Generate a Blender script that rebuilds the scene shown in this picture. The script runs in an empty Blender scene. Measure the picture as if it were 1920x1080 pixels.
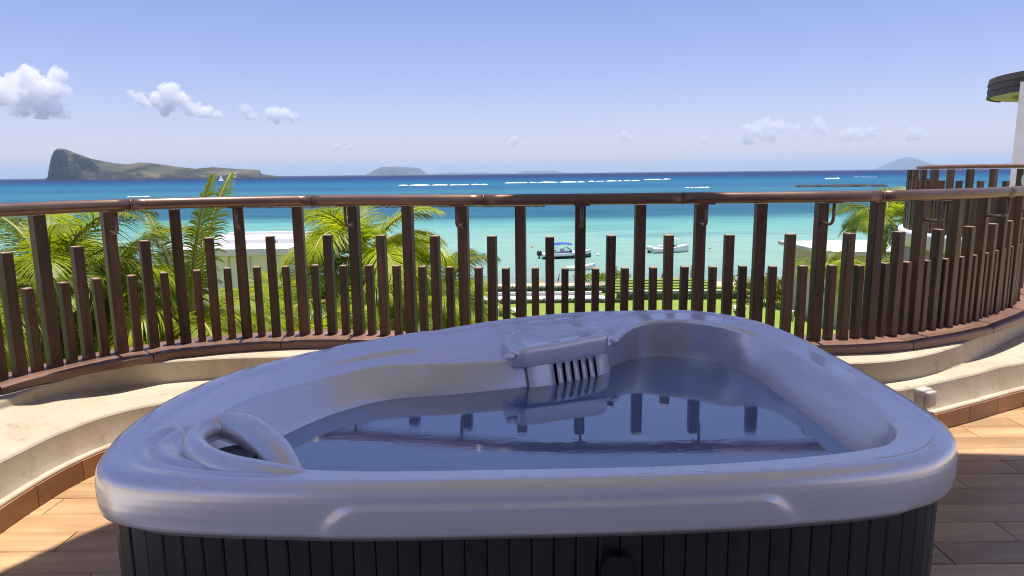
import bpy, bmesh, math, random
from mathutils import Vector, Matrix, noise
random.seed(7)
rad = math.radians
SC = bpy.context.scene
COL = SC.collection
# ------------------------------------------------------------------ camera
H = 1.4                                     # eye height above the terrace floor (m)
TH = math.atan(215 / 1280); PH = -0.0107
R0 = Vector((1, 0, 0)); FW = Vector((0, math.cos(TH), -math.sin(TH))); U0 = Vector((0, math.sin(TH), math.cos(TH)))
RT = math.cos(PH) * R0 + math.sin(PH) * U0
UP = -math.sin(PH) * R0 + math.cos(PH) * U0
cd = bpy.data.cameras.new('camera'); cam = bpy.data.objects.new('camera', cd); COL.objects.link(cam)
m = Matrix((RT, UP, -FW)).transposed().to_4x4(); m.translation = (0, 0, H)
cam.matrix_world = m
cd.lens = 24; cd.sensor_width = 36; cd.clip_start = 0.05; cd.clip_end = 120000
SC.camera = cam
def ray(px, py): return FW * 1280 + RT * (px - 960) - UP * (py - 540)
def unz(px, py, z):
    d = ray(px, py); return Vector((0, 0, H)) + d * ((z - H) / d.z)
def uny(px, py, y):
    d = ray(px, py); return Vector((0, 0, H)) + d * (y / d.y)
# ------------------------------------------------------------------ world, sun, exposure
SUN_EL, SUN_AZ = rad(86.5), rad(62)          # azimuth measured from +X towards +Y
w = bpy.data.worlds.new('World'); SC.world = w; w.use_nodes = True
nt = w.node_tree; nt.nodes.clear()
wo = nt.nodes.new('ShaderNodeOutputWorld'); bg = nt.nodes.new('ShaderNodeBackground')
sky = nt.nodes.new('ShaderNodeTexSky'); sky.sky_type = 'NISHITA'; sky.sun_disc = False
sky.sun_elevation = SUN_EL; sky.sun_rotation = rad(90) - SUN_AZ
sky.altitude = 0; sky.air_density = 1.0; sky.dust_density = 0.25; sky.ozone_density = 2.0
hs = nt.nodes.new('ShaderNodeMix'); hs.data_type = 'RGBA'; hs.blend_type = 'MULTIPLY'
hs.inputs[0].default_value = 1.0; hs.inputs[7].default_value = (0.815, 0.672, 0.865, 1)
nt.links.new(sky.outputs[0], hs.inputs[6]); nt.links.new(hs.outputs[2], bg.inputs[0])
bg.inputs[1].default_value = 0.092
nt.links.new(bg.outputs[0], wo.inputs[0])
sd = bpy.data.lights.new('sun', 'SUN'); sd.energy = 3.6; sd.angle = rad(0.53); sd.color = (1.0, 0.955, 0.88)
sun = bpy.data.objects.new('sun', sd); COL.objects.link(sun)
S = Vector((math.cos(SUN_EL) * math.cos(SUN_AZ), math.cos(SUN_EL) * math.sin(SUN_AZ), math.sin(SUN_EL)))
sun.rotation_euler = S.to_track_quat('Z', 'Y').to_euler(); sun.location = (0, 0, 30)
SC.view_settings.view_transform = 'Standard'; SC.view_settings.look = 'None'
SC.view_settings.exposure = 0.85; SC.view_settings.gamma = 1.0; SC.view_settings.use_curve_mapping = False
SC.render.engine = 'CYCLES'
cy = SC.cycles
cy.pixel_filter_type = 'BLACKMAN_HARRIS'; cy.filter_width = 1.05
cy.use_denoising = True
try: cy.denoiser = 'OPENIMAGEDENOISE'
except Exception: pass
cy.max_bounces = 32; cy.diffuse_bounces = 4; cy.glossy_bounces = 4; cy.transmission_bounces = 6
cy.transparent_max_bounces = 12; cy.volume_bounces = 32; cy.sample_clamp_indirect = 8.0
cy.caustics_reflective = False; cy.caustics_refractive = False
# ------------------------------------------------------------------ helpers
def tag(o, label=None, cat=None, group=None, kind=None):
    if label: o['label'] = label
    if cat: o['category'] = cat
    if group: o['group'] = group
    if kind: o['kind'] = kind
    return o
def empty(name, label=None, cat=None, loc=(0, 0, 0), rz=0, group=None, kind=None):
    o = bpy.data.objects.new(name, None); COL.objects.link(o)
    o.location = loc; o.rotation_euler = (0, 0, rz); o.empty_display_size = 0.1
    return tag(o, label, cat, group, kind)
class MB:
    def __init__(s): s.v = []; s.f = []; s.sm = []
    def add(s, vs, fs, smooth=False):
        b = len(s.v); s.v += [tuple(v) for v in vs]
        s.f += [tuple(b + i for i in f) for f in fs]; s.sm += [smooth] * len(fs); return s
    def box(s, c, d, rz=0, M=None):
        x, y, z = d[0] / 2, d[1] / 2, d[2] / 2
        vs = [Vector((a * x, b * y, e * z)) for e in (-1, 1) for b in (-1, 1) for a in (-1, 1)]
        Q = Matrix.Rotation(rz, 3, 'Z') if M is None else M
        vs = [Q @ v + Vector(c) for v in vs]
        return s.add(vs, [(0, 2, 3, 1), (4, 5, 7, 6), (0, 1, 5, 4), (2, 6, 7, 3), (0, 4, 6, 2), (1, 3, 7, 5)])
    def prism(s, poly, z0, z1, smooth=False):
        n = len(poly)
        vs = [(p[0], p[1], z0) for p in poly] + [(p[0], p[1], z1) for p in poly]
        fs = [tuple(range(n - 1, -1, -1)), tuple(range(n, 2 * n))]
        s.add(vs, fs); b = len(s.v) - 2 * n
        for i in range(n):
            j = (i + 1) % n
            s.f.append((b + i, b + j, b + n + j, b + n + i)); s.sm.append(smooth)
        return s
    def loft(s, rings, closed=True, cap0=False, cap1=False, smooth=True):
        n = len(rings[0]); b = len(s.v)
        for r in rings: s.v += [tuple(p) for p in r]
        for k in range(len(rings) - 1):
            for i in range(n if closed else n - 1):
                j = (i + 1) % n
                s.f.append((b + k * n + i, b + k * n + j, b + (k + 1) * n + j, b + (k + 1) * n + i)); s.sm.append(smooth)
        if cap0: s.f.append(tuple(b + i for i in range(n - 1, -1, -1))); s.sm.append(False)
        if cap1: s.f.append(tuple(b + (len(rings) - 1) * n + i for i in range(n))); s.sm.append(False)
        return s
    def tube(s, pts, r, n=8, cap=True, smooth=True):
        pts = [Vector(p) for p in pts]; rings = []
        rr = r if isinstance(r, (list, tuple)) else [r] * len(pts)
        prev = None
        for i, p in enumerate(pts):
            t = (pts[min(i + 1, len(pts) - 1)] - pts[max(i - 1, 0)]).normalized()
            if prev is None:
                a = Vector((0, 0, 1)) if abs(t.z) < .9 else Vector((1, 0, 0))
                u = t.cross(a).normalized()
            else:
                u = (prev - t * prev.dot(t)).normalized()
            prev = u; v = t.cross(u)
            rings.append([p + (u * math.cos(2 * math.pi * k / n) + v * math.sin(2 * math.pi * k / n)) * rr[i] for k in range(n)])
        return s.loft(rings, True, cap, cap, smooth)
    def mesh(s, name):
        me = bpy.data.meshes.new(name); me.from_pydata(s.v, [], s.f)
        me.polygons.foreach_set('use_smooth', s.sm); me.update(); return me
    def build(s, name, mat, parent=None, loc=None, rz=0):
        return obj(name, s.mesh(name), mat, parent, loc, rz)
def obj(name, me, mat, parent=None, loc=None, rz=0):
    if mat is not None and not me.materials: me.materials.append(mat)
    o = bpy.data.objects.new(name, me); COL.objects.link(o)
    if parent is not None: o.parent = parent
    if loc is not None: o.location = loc
    o.rotation_euler = (0, 0, rz)
    return o
def sharp(me, deg):
    bm = bmesh.new(); bm.from_mesh(me)
    for e in bm.edges:
        if len(e.link_faces) == 2 and e.calc_face_angle(0) > rad(deg): e.smooth = False
    bm.to_mesh(me); bm.free()
def fixn(me):
    bm = bmesh.new(); bm.from_mesh(me); bmesh.ops.recalc_face_normals(bm, faces=bm.faces); bm.to_mesh(me); bm.free(); return me
def cr(P, closed=False, k=8):
    """Catmull-Rom through points"""
    P = [Vector(p) for p in P]; n = len(P); out = []
    rng = range(n) if closed else range(n - 1)
    for i in rng:
        if closed: a, b, c, d = P[(i - 1) % n], P[i], P[(i + 1) % n], P[(i + 2) % n]
        else: a, b, c, d = P[max(i - 1, 0)], P[i], P[i + 1], P[min(i + 2, n - 1)]
        for q in range(k):
            t = q / k
            out.append(0.5 * (2 * b + (c - a) * t + (2 * a - 5 * b + 4 * c - d) * t * t + (3 * b - a - 3 * c + d) * t ** 3))
    if not closed: out.append(P[-1].copy())
    return out
class Path:
    def __init__(s, pts):
        s.p = pts; s.l = [0]
        for i in range(1, len(pts)): s.l.append(s.l[-1] + (pts[i] - pts[i - 1]).length)
        s.L = s.l[-1]
    def at(s, d):
        d = min(max(d, 0), s.L - 1e-6); import bisect
        i = max(bisect.bisect_right(s.l, d) - 1, 0); i = min(i, len(s.p) - 2)
        t = (d - s.l[i]) / max(s.l[i + 1] - s.l[i], 1e-9)
        return s.p[i].lerp(s.p[i + 1], t)
    def tan(s, d):
        return (s.at(d + .03) - s.at(d - .03)).normalized()
    def off(s, d, o):                       # o > 0 : to the right of travel (towards the terrace)
        t = s.tan(d); q = s.at(d); return Vector((q.x + t.y * o, q.y - t.x * o, q.z))
def sst(a, b, x):
    if a == b: return float(x >= a)
    t = min(max((x - a) / (b - a), 0), 1); return t * t * (3 - 2 * t)
# ------------------------------------------------------------------ materials
def mat(name):
    m = bpy.data.materials.new(name); m.use_nodes = True
    N = m.node_tree.nodes; b = N['Principled BSDF']; return m, m.node_tree, b
def nd(t, typ, **kw):
    n = t.nodes.new(typ)
    for k, v in kw.items(): setattr(n, k, v)
    return n
def ramp(t, stops, fac=None):
    r = nd(t, 'ShaderNodeValToRGB'); e = r.color_ramp.elements
    e[0].position, e[0].color = stops[0][0], (*stops[0][1], 1)
    e[1].position, e[1].color = stops[-1][0], (*stops[-1][1], 1)
    for p, c in stops[1:-1]:
        q = e.new(p); q.color = (*c, 1)
    if fac is not None: t.links.new(fac, r.inputs[0])
    return r
def coords(t, scale=(1, 1, 1), out='Object', rot=(0, 0, 0)):
    tc = nd(t, 'ShaderNodeTexCoord'); mp = nd(t, 'ShaderNodeMapping')
    mp.inputs['Scale'].default_value = scale; mp.inputs['Rotation'].default_value = rot
    t.links.new(tc.outputs[out], mp.inputs[0]); return mp.outputs[0]
def wcoords(t, scale=(1, 1, 1)):
    g = nd(t, 'ShaderNodeNewGeometry'); mp = nd(t, 'ShaderNodeMapping'); mp.inputs['Scale'].default_value = scale
    t.links.new(g.outputs['Position'], mp.inputs[0]); return mp.outputs[0]
def noi(t, vec, scale=5, detail=5, rough=.55, dist=0):
    n = nd(t, 'ShaderNodeTexNoise'); n.inputs['Scale'].default_value = scale; n.inputs['Detail'].default_value = detail
    n.inputs['Roughness'].default_value = rough; n.inputs['Distortion'].default_value = dist
    if vec is not None: t.links.new(vec, n.inputs['Vector'])
    return n.outputs[0]
def bump(t, b, h, strength=.3, dist=.01):
    n = nd(t, 'ShaderNodeBump'); n.inputs['Strength'].default_value = strength; n.inputs['Distance'].default_value = dist
    t.links.new(h, n.inputs['Height']); t.links.new(n.outputs[0], b.inputs['Normal']); return n
def mixc(t, fac, a, b, mode='MIX'):
    n = nd(t, 'ShaderNodeMix', data_type='RGBA', blend_type=mode)
    for s, v in ((0, fac), (6, a), (7, b)):
        if hasattr(v, 'links') or hasattr(v, 'is_linked'): t.links.new(v, n.inputs[s])
        elif isinstance(v, tuple): n.inputs[s].default_value = (*v, 1)
        else: n.inputs[s].default_value = v
    return n.outputs[2]
def objrand(t): return nd(t, 'ShaderNodeObjectInfo').outputs['Random']
def mth(t, op, a, b=0.0, clamp=False):
    n = nd(t, 'ShaderNodeMath', operation=op, use_clamp=clamp)
    for i, v in enumerate((a, b)):
        if hasattr(v, 'is_linked'): t.links.new(v, n.inputs[i])
        else: n.inputs[i].default_value = v
    return n.outputs[0]
def simple(name, c, rough=.5, metal=0, var=.12, scale=6, bmp=.15, bscale=40, bd=.004):
    m, t, b = mat(name)
    v = coords(t); n = noi(t, v, scale, 6)
    lo = tuple(x * (1 - var) for x in c); hi = tuple(min(x * (1 + var), 1) for x in c)
    r = ramp(t, [(.3, lo), (.7, hi)], n); t.links.new(r.outputs[0], b.inputs['Base Color'])
    b.inputs['Roughness'].default_value = rough; b.inputs['Metallic'].default_value = metal
    if bmp: bump(t, b, noi(t, v, bscale, 4), bmp, bd)
    return m
def woodmat(name, c0, c1, axis='z', scale=1.0, rough=.5, randv=.35, spec=.5, bmp=.25):
    """grain stretched along one axis, each piece a tone of its own"""
    m, t, b = mat(name)
    sc = {'x': (1.5, 22, 22), 'y': (22, 1.5, 22), 'z': (22, 22, 1.5)}[axis]
    tc = nd(t, 'ShaderNodeTexCoord'); oi = nd(t, 'ShaderNodeObjectInfo')
    ad = nd(t, 'ShaderNodeVectorMath', operation='ADD'); mu = nd(t, 'ShaderNodeVectorMath', operation='SCALE')
    cb = nd(t, 'ShaderNodeCombineXYZ')
    for i in range(3): t.links.new(oi.outputs['Random'], cb.inputs[i])
    t.links.new(cb.outputs[0], mu.inputs[0]); mu.inputs['Scale'].default_value = 37.0
    t.links.new(tc.outputs['Object'], ad.inputs[0]); t.links.new(mu.outputs[0], ad.inputs[1])
    mp = nd(t, 'ShaderNodeMapping'); mp.inputs['Scale'].default_value = tuple(s * scale for s in sc)
    t.links.new(ad.outputs[0], mp.inputs[0])
    n = noi(t, mp.outputs[0], 1.2, 8, .62, .6)
    r = ramp(t, [(.28, c0), (.5, tuple((a + b_) / 2 for a, b_ in zip(c0, c1))), (.74, c1)], n)
    lg = noi(t, ad.outputs[0], 3.0, 4)
    k = mth(t, 'ADD', mth(t, 'MULTIPLY', oi.outputs['Random'], randv), 1 - randv / 2)
    k = mth(t, 'MULTIPLY', k, mth(t, 'ADD', mth(t, 'MULTIPLY', lg, .7), .65))
    vm = nd(t, 'ShaderNodeVectorMath', operation='SCALE'); t.links.new(r.outputs[0], vm.inputs[0]); t.links.new(k, vm.inputs['Scale'])
    t.links.new(vm.outputs[0], b.inputs['Base Color'])
    t.links.new(mth(t, 'ADD', mth(t, 'MULTIPLY', n, .25), rough - .12), b.inputs['Roughness'])
    b.inputs['Specular IOR Level'].default_value = spec
    bump(t, b, n, bmp, .003)
    return m
M = {}
M['post'] = woodmat('dark_stained_wood', (.042, .020, .009), (.165, .082, .038), 'z', 1.0, .5, .6)
M['rail'] = simple('brown_painted_metal', (.20, .125, .095), .36, .55, .15, 5, .06, 60)
M['coping'] = woodmat('red_brown_hardwood', (.15, .075, .05), (.30, .16, .11), 'x', .7, .45, .25)
M['fascia'] = woodmat('weathered_board', (.045, .028, .028), (.125, .085, .078), 'x', .6, .65, .5)
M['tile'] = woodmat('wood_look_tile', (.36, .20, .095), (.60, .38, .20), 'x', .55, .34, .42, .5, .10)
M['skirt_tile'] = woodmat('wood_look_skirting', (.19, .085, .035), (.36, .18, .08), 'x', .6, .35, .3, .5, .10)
M['slat'] = woodmat('charcoal_cabinet_plastic', (.018, .017, .017), (.034, .032, .031), 'z', .8, .42, .3, .5, .2)
M['white'] = simple('white_paint', (.78, .77, .74), .5, 0, .05, 3, .05)
M['mauve'] = simple('mauve_bounce_tint', (.56, .54, .70), .7, 0, .05, 3, .05)  # tint of the unseen suite, chosen for the light it bounces onto the tub
M['black'] = simple('black_plastic', (.012, .012, .013), .35, 0, .2, 5, .05)
M['sock'] = simple('grey_socket_plastic', (.50, .47, .43), .4, 0, .05, 3, .03)
M['sunlit_top'] = simple('sunlit_post_top', (.42, .27, .16), .6, 0, .25, 30, .2)  # paler tone for post tops, sunlight painted into the colour
M['steel'] = simple('grey_metal', (.3, .3, .32), .35, .6, .1, 5, .03)
def m_plaster():
    m, t, b = mat('cream_plaster'); v = wcoords(t)
    n = noi(t, v, 2.2, 7, .6); s = noi(t, v, 14, 6, .65)
    r = ramp(t, [(.3, (.47, .38, .265)), (.6, (.54, .455, .335)), (.8, (.57, .485, .36))], n)
    st = ramp(t, [(.30, (.72, .66, .58)), (.42, (1, 1, 1))], s)
    dp = ramp(t, [(.50, (1, 1, 1)), (.72, (.74, .66, .56))], noi(t, wcoords(t, (5, 5, 1.2)), 1.0, 7, .7))
    t.links.new(mixc(t, .7, mixc(t, .7, r.outputs[0], st.outputs[0], 'MULTIPLY'), dp.outputs[0], 'MULTIPLY'), b.inputs['Base Color'])
    b.inputs['Roughness'].default_value = .75
    bump(t, b, noi(t, v, 30, 6), .12, .004); return m
M['plaster'] = m_plaster()
def m_acrylic():
    m, t, b = mat('pearl_acrylic'); v = coords(t)
    fl = noi(t, v, 260, 2); big = noi(t, v, 2.0, 3)
    r = ramp(t, [(.35, (.80, .75, .77)), (.65, (.89, .84, .86))], mth(t, 'ADD', mth(t, 'MULTIPLY', fl, .5), mth(t, 'MULTIPLY', big, .5)))
    t.links.new(r.outputs[0], b.inputs['Base Color'])
    b.inputs['Roughness'].default_value = .31
    b.inputs['Specular IOR Level'].default_value = .5
    b.inputs['Coat Weight'].default_value = .8; b.inputs['Coat Roughness'].default_value = .11
    b.inputs['Metallic'].default_value = .55
    # beads and smears of water left on the upward faces
    vo = nd(t, 'ShaderNodeTexVoronoi'); vo.inputs['Scale'].default_value = 75; t.links.new(v, vo.inputs['Vector'])
    dr = ramp(t, [(.0, (1, 1, 1)), (.42, (0, 0, 0))], vo.outputs['Distance'])
    zone = ramp(t, [(.52, (0, 0, 0)), (.60, (1, 1, 1))], noi(t, v, 4.5, 5, .6))
    g = nd(t, 'ShaderNodeNewGeometry'); sx = nd(t, 'ShaderNodeSeparateXYZ'); t.links.new(g.outputs['Normal'], sx.inputs[0])
    upw = mth(t, 'GREATER_THAN', sx.outputs[2], .6)
    px = nd(t, 'ShaderNodeSeparateXYZ'); t.links.new(g.outputs['Position'], px.inputs[0])
    above = mth(t, 'GREATER_THAN', px.outputs[2], .6)
    h = mth(t, 'MULTIPLY', mth(t, 'MULTIPLY', dr.outputs[0], zone.outputs[0]), mth(t, 'MULTIPLY', upw, above))
    bump(t, b, h, .6, .005)
    return m
M['acrylic'] = m_acrylic()
def m_water():
    m, t, b = mat('tub_water'); t.nodes.remove(b); out = t.nodes['Material Output']
    tr = nd(t, 'ShaderNodeBsdfTransparent'); tr.inputs[0].default_value = (.80, .89, .98, 1)
    gl = nd(t, 'ShaderNodeBsdfGlossy'); gl.inputs['Roughness'].default_value = .015; gl.inputs[0].default_value = (1, 1, 1, 1)
    fr = nd(t, 'ShaderNodeFresnel'); fr.inputs['IOR'].default_value = 3.6
    mx = nd(t, 'ShaderNodeMixShader')
    v = coords(t, (1, 2.2, 1)); n = noi(t, v, 16, 3, .5, .4); n2 = noi(t, coords(t, (1, 3.2, 1)), 60, 2)
    zone = ramp(t, [(.45, (0, 0, 0)), (.6, (1, 1, 1))], noi(t, coords(t), 1.7, 2))
    h = mth(t, 'ADD', mth(t, 'MULTIPLY', n, .5), mth(t, 'MULTIPLY', mth(t, 'MULTIPLY', n2, .25), zone.outputs[0]))
    bp = nd(t, 'ShaderNodeBump'); bp.inputs['Strength'].default_value = .022; bp.inputs['Distance'].default_value = .012
    t.links.new(h, bp.inputs['Height']); t.links.new(bp.outputs[0], gl.inputs['Normal']); t.links.new(bp.outputs[0], fr.inputs['Normal'])
    t.links.new(fr.outputs[0], mx.inputs[0]); t.links.new(tr.outputs[0], mx.inputs[1]); t.links.new(gl.outputs[0], mx.inputs[2])
    df = nd(t, 'ShaderNodeBsdfDiffuse'); df.inputs[0].default_value = (.34, .52, .98, 1)
    m2 = nd(t, 'ShaderNodeMixShader'); m2.inputs[0].default_value = .34
    t.links.new(tr.outputs[0], m2.inputs[1]); t.links.new(df.outputs[0], m2.inputs[2]); t.links.new(m2.outputs[0], mx.inputs[1])
    t.links.new(mx.outputs[0], out.inputs[0]); return m
M['water'] = m_water()
def leafmat(name, dark, light, trans=.45, rough=.45):
    m, t, b = mat(name); out = t.nodes['Material Output']
    n = noi(t, coords(t), 2.2, 5); oi = nd(t, 'ShaderNodeObjectInfo')
    f = mth(t, 'ADD', mth(t, 'MULTIPLY', n, .9), mth(t, 'MULTIPLY', mth(t, 'SUBTRACT', oi.outputs['Random'], .5), .5))
    r = ramp(t, [(.22, dark), (.72, light)], f)
    t.links.new(r.outputs[0], b.inputs['Base Color']); b.inputs['Roughness'].default_value = rough
    tl = nd(t, 'ShaderNodeBsdfTranslucent')
    t.links.new(mixc(t, 1.0, r.outputs[0], (1.5, 1.4, .35), 'MULTIPLY'), tl.inputs[0])
    mx = nd(t, 'ShaderNodeMixShader'); mx.inputs[0].default_value = trans
    t.links.new(b.outputs[0], mx.inputs[1]); t.links.new(tl.outputs[0], mx.inputs[2]); t.links.new(mx.outputs[0], out.inputs[0])
    return m
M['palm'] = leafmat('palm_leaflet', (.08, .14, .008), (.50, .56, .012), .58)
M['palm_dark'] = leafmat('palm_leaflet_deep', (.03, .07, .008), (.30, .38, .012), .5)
M['stalk'] = simple('palm_stalk', (.34, .30, .07), .5, 0, .3, 3, .1)
M['trunk'] = simple('palm_trunk', (.22, .18, .13), .85, 0, .35, 8, .5, 20, .02)
M['shrub'] = leafmat('yellow_green_shrub', (.14, .16, .015), (.55, .46, .04))
M['bush'] = leafmat('bright_green_bush', (.06, .13, .012), (.25, .33, .03))
M['hedge'] = leafmat('clipped_hedge', (.02, .055, .02), (.06, .12, .03), .2)
def m_grass():
    m, t, b = mat('lawn_grass'); v = wcoords(t)
    n = noi(t, v, .35, 6, .6); s = noi(t, v, 12, 3)
    r = ramp(t, [(.3, (.17, .24, .02)), (.7, (.27, .34, .04))], mth(t, 'ADD', mth(t, 'MULTIPLY', n, .6), mth(t, 'MULTIPLY', s, .4)))
    t.links.new(r.outputs[0], b.inputs['Base Color']); b.inputs['Roughness'].default_value = .9
    bump(t, b, s, .6, .05); return m
M['grass'] = m_grass()
M['sand'] = simple('beach_sand', (.52, .43, .30), .9, 0, .12, 1.5, .4, 14, .03)
M['thatch'] = simple('grey_thatch', (.36, .29, .22), .95, 0, .3, 6, .6, 25, .03)
M['pave'] = simple('pale_paving', (.55, .52, .48), .8, 0, .12, 1.2, .2)
M['brick'] = simple('rust_riser', (.30, .14, .08), .8, 0, .25, 4, .3)
M['rock'] = simple('dark_reef_rock', (.06, .05, .045), .9, 0, .5, .4, .8, 2.0, .3)
M['foam'] = simple('sea_foam', (.85, .87, .88), .7, 0, .08, .2, .4, .6, .3)
M['navy'] = simple('navy_gelcoat', (.035, .05, .06), .25, 0, .15, 3, 0)
M['gel'] = simple('white_gelcoat', (.78, .78, .76), .25, 0, .05, 2, 0)
M['blue_cloth'] = simple('blue_canvas', (.03, .07, .40), .7, 0, .15, 5, .2)
M['screen'] = simple('tinted_screen', (.03, .04, .045), .1, 0, .1, 3, 0)
M['orange'] = simple('orange_plastic', (.75, .33, .06), .5, 0, .1, 3, 0)
M['cushion'] = simple('pale_fabric', (.72, .70, .66), .9, 0, .08, 6, .2)
M['blue_thing'] = simple('bright_blue_fabric', (.03, .12, .65), .6, 0, .1, 4, .1)
def m_sea():
    m, t, b = mat('sea_water')
    g = nd(t, 'ShaderNodeNewGeometry'); sx = nd(t, 'ShaderNodeSeparateXYZ'); t.links.new(g.outputs['Position'], sx.inputs[0])
    X, Y = sx.outputs[0], sx.outputs[1]
    # sea floor zones follow the distance from the beach, their borders wander
    wv = noi(t, wcoords(t, (.004, .010, .01)), 1.0, 5, .6)
    wv2 = noi(t, wcoords(t, (.018, .045, .01)), 1.0, 5, .62)
    ly = mth(t, 'LOGARITHM', mth(t, 'MAXIMUM', Y, 40.0), 10.0)
    f = mth(t, 'ADD', ly, mth(t, 'MULTIPLY', mth(t, 'SUBTRACT', wv, .5), .16))
    f = mth(t, 'ADD', f, mth(t, 'MULTIPLY', mth(t, 'SUBTRACT', wv2, .5), .05))
    f = mth(t, 'MULTIPLY', mth(t, 'SUBTRACT', f, 1.75), 1 / 2.0)
    lg = lambda d: (math.log10(d) - 1.75) / 2.0
    r = ramp(t, [(lg(60), (.42, .46, .42)), (lg(67), (.33, .50, .48)), (lg(76), (.33, .58, .53)), (lg(110), (.32, .61, .57)), (lg(150), (.17, .51, .52)),
                 (lg(172), (.045, .20, .31)), (lg(235), (.045, .17, .32)), (lg(300), (.05, .20, .36)), (lg(420), (.06, .26, .40)), (lg(520), (.04, .17, .36)),
                 (lg(700), (.03, .22, .40)), (lg(1000), (.014, .145, .34)), (lg(1500), (.010, .07, .25)), (lg(2500), (.010, .026, .14)), (lg(5500), (.008, .02, .11))], f)
    pat = ramp(t, [(.52, (1, 1, 1)), (.64, (.62, .74, .82))], noi(t, wcoords(t, (.02, .055, .1)), 1.0, 6, .62))
    c = mixc(t, .8, r.outputs[0], pat.outputs[0], 'MULTIPLY')
    st = ramp(t, [(.35, (.88, .92, .95)), (.65, (1.08, 1.05, 1.03))], noi(t, wcoords(t, (.05, .35, .1)), 1.0, 5, .7))
    c = mixc(t, 1.0, c, st.outputs[0], 'MULTIPLY')
    c = mixc(t, 1.0, c, (.66, .60, .56), 'MULTIPLY')
    t.links.new(c, b.inputs['Base Color']); b.inputs['Roughness'].default_value = .9
    b.inputs['Specular IOR Level'].default_value = 0
    bp = bump(t, b, noi(t, wcoords(t, (.35, .9, 1)), 1.0, 6, .65), .5, .25)
    df = nd(t, 'ShaderNodeBsdfDiffuse'); t.links.new(c, df.inputs[0]); t.links.new(bp.outputs[0], df.inputs['Normal'])
    gl = nd(t, 'ShaderNodeBsdfGlossy'); gl.inputs['Roughness'].default_value = .22; t.links.new(bp.outputs[0], gl.inputs['Normal'])
    mx = nd(t, 'ShaderNodeMixShader'); mx.inputs[0].default_value = .07
    t.links.new(df.outputs[0], mx.inputs[1]); t.links.new(gl.outputs[0], mx.inputs[2]); t.links.new(mx.outputs[0], t.nodes['Material Output'].inputs[0])
    return m
M['sea'] = m_sea()
def m_island():
    m, t, b = mat('island_slope'); g = nd(t, 'ShaderNodeNewGeometry'); sx = nd(t, 'ShaderNodeSeparateXYZ'); t.links.new(g.outputs['Normal'], sx.inputs[0])
    v = wcoords(t, (.006, .006, .012))
    n = noi(t, v, 1.0, 9, .66)
    gr = ramp(t, [(.36, (.035, .042, .022)), (.5, (.10, .095, .055)), (.64, (.19, .155, .10))], n)
    rk = ramp(t, [(.3, (.018, .016, .022)), (.7, (.085, .07, .07))], noi(t, wcoords(t, (.02, .02, .006)), 1.0, 9, .7))
    f = mth(t, 'ADD', sx.outputs[2], mth(t, 'MULTIPLY', mth(t, 'SUBTRACT', n, .5), .8))
    pz = nd(t, 'ShaderNodeSeparateXYZ'); t.links.new(g.outputs['Position'], pz.inputs[0])
    low = mth(t, 'MULTIPLY', mth(t, 'SUBTRACT', 1.0, mth(t, 'MULTIPLY', mth(t, 'ADD', pz.outputs[2], 9.0), 1 / 55.0), True), .45)
    f = mth(t, 'SUBTRACT', f, low)
    k = ramp(t, [(.55, (0, 0, 0)), (.75, (1, 1, 1))], f)
    t.links.new(mixc(t, k.outputs[0], rk.outputs[0], gr.outputs[0]), b.inputs['Base Color'])
    b.inputs['Roughness'].default_value = .95; b.inputs['Specular IOR Level'].default_value = .1
    bump(t, b, noi(t, wcoords(t, (.02, .02, .03)), 1.0, 9, .7), 1.0, 26); return m
M['island'] = m_island()
def m_cloud(name, dens):
    m, t, b = mat(name); t.nodes.remove(b); out = t.nodes['Material Output']
    pv = nd(t, 'ShaderNodeVolumePrincipled'); pv.inputs['Color'].default_value = (1, 1, 1, 1)
    pv.inputs['Density'].default_value = dens; pv.inputs['Anisotropy'].default_value = .0
    t.links.new(pv.outputs[0], out.inputs['Volume']); return m
# ------------------------------------------------------------------ sea, ground, haze
SEA = -9.1; LAWN = -7.6
def grid(xs, ys, zf):
    b = MB(); nx = len(xs)
    vs = [(x, y, zf(x, y)) for y in ys for x in xs]
    fs = [(j * nx + i, j * nx + i + 1, (j + 1) * nx + i + 1, (j + 1) * nx + i) for j in range(len(ys) - 1) for i in range(nx - 1)]
    return b.add(vs, fs, True)
FAR = 42000
sea = MB().add([(-FAR, 50, SEA), (FAR, 50, SEA), (FAR, FAR, SEA), (-FAR, FAR, SEA)], [(0, 1, 2, 3)]).build('sea', M['sea'])
tag(sea, 'turquoise lagoon turning deep blue towards the horizon', kind='structure')
def gz(x, y):
    a = LAWN if y < 54 else LAWN + (SEA - .35 - LAWN) * sst(54, 68, y)
    return a + .05 * noise.noise(Vector((x * .2, y * .2, 0)))
ys = [-40, 0, 20, 40, 52] + [54 + i for i in range(16)] + [80]
g = grid([-FAR, -300, -120] + [-80 + 4 * i for i in range(41)] + [120, 300, FAR], ys, lambda x, y: gz(x, y) if abs(x) < 200 else (LAWN if y < 54 else gz(0, y)))
ground = g.build('ground', M['sand']); tag(ground, 'sandy ground sloping down to the beach', kind='structure')
lawn = grid([-60 + 2 * i for i in range(61)], [-5 + 2 * i for i in range(30)], lambda x, y: LAWN + .03 + .06 * max(0, noise.noise(Vector((x * .15, y * .15, 3)))))
lawn = lawn.build('lawn', M['grass']); lawn.location.z = .02; tag(lawn, 'bright green lawn of the hotel garden below the terrace', kind='structure')
hz, t, b = mat('sea_haze'); t.nodes.remove(b)
pv = nd(t, 'ShaderNodeVolumePrincipled'); pv.inputs['Color'].default_value = (.60, .84, 1.0, 1)
pv.inputs['Density'].default_value = 4.2e-5; pv.inputs['Anisotropy'].default_value = .2
t.links.new(pv.outputs[0], t.nodes['Material Output'].inputs['Volume'])
haze = MB().box((0, 20500, 229), (90000, 48000, 482)).build('haze', hz); tag(haze, kind='stuff')
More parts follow.
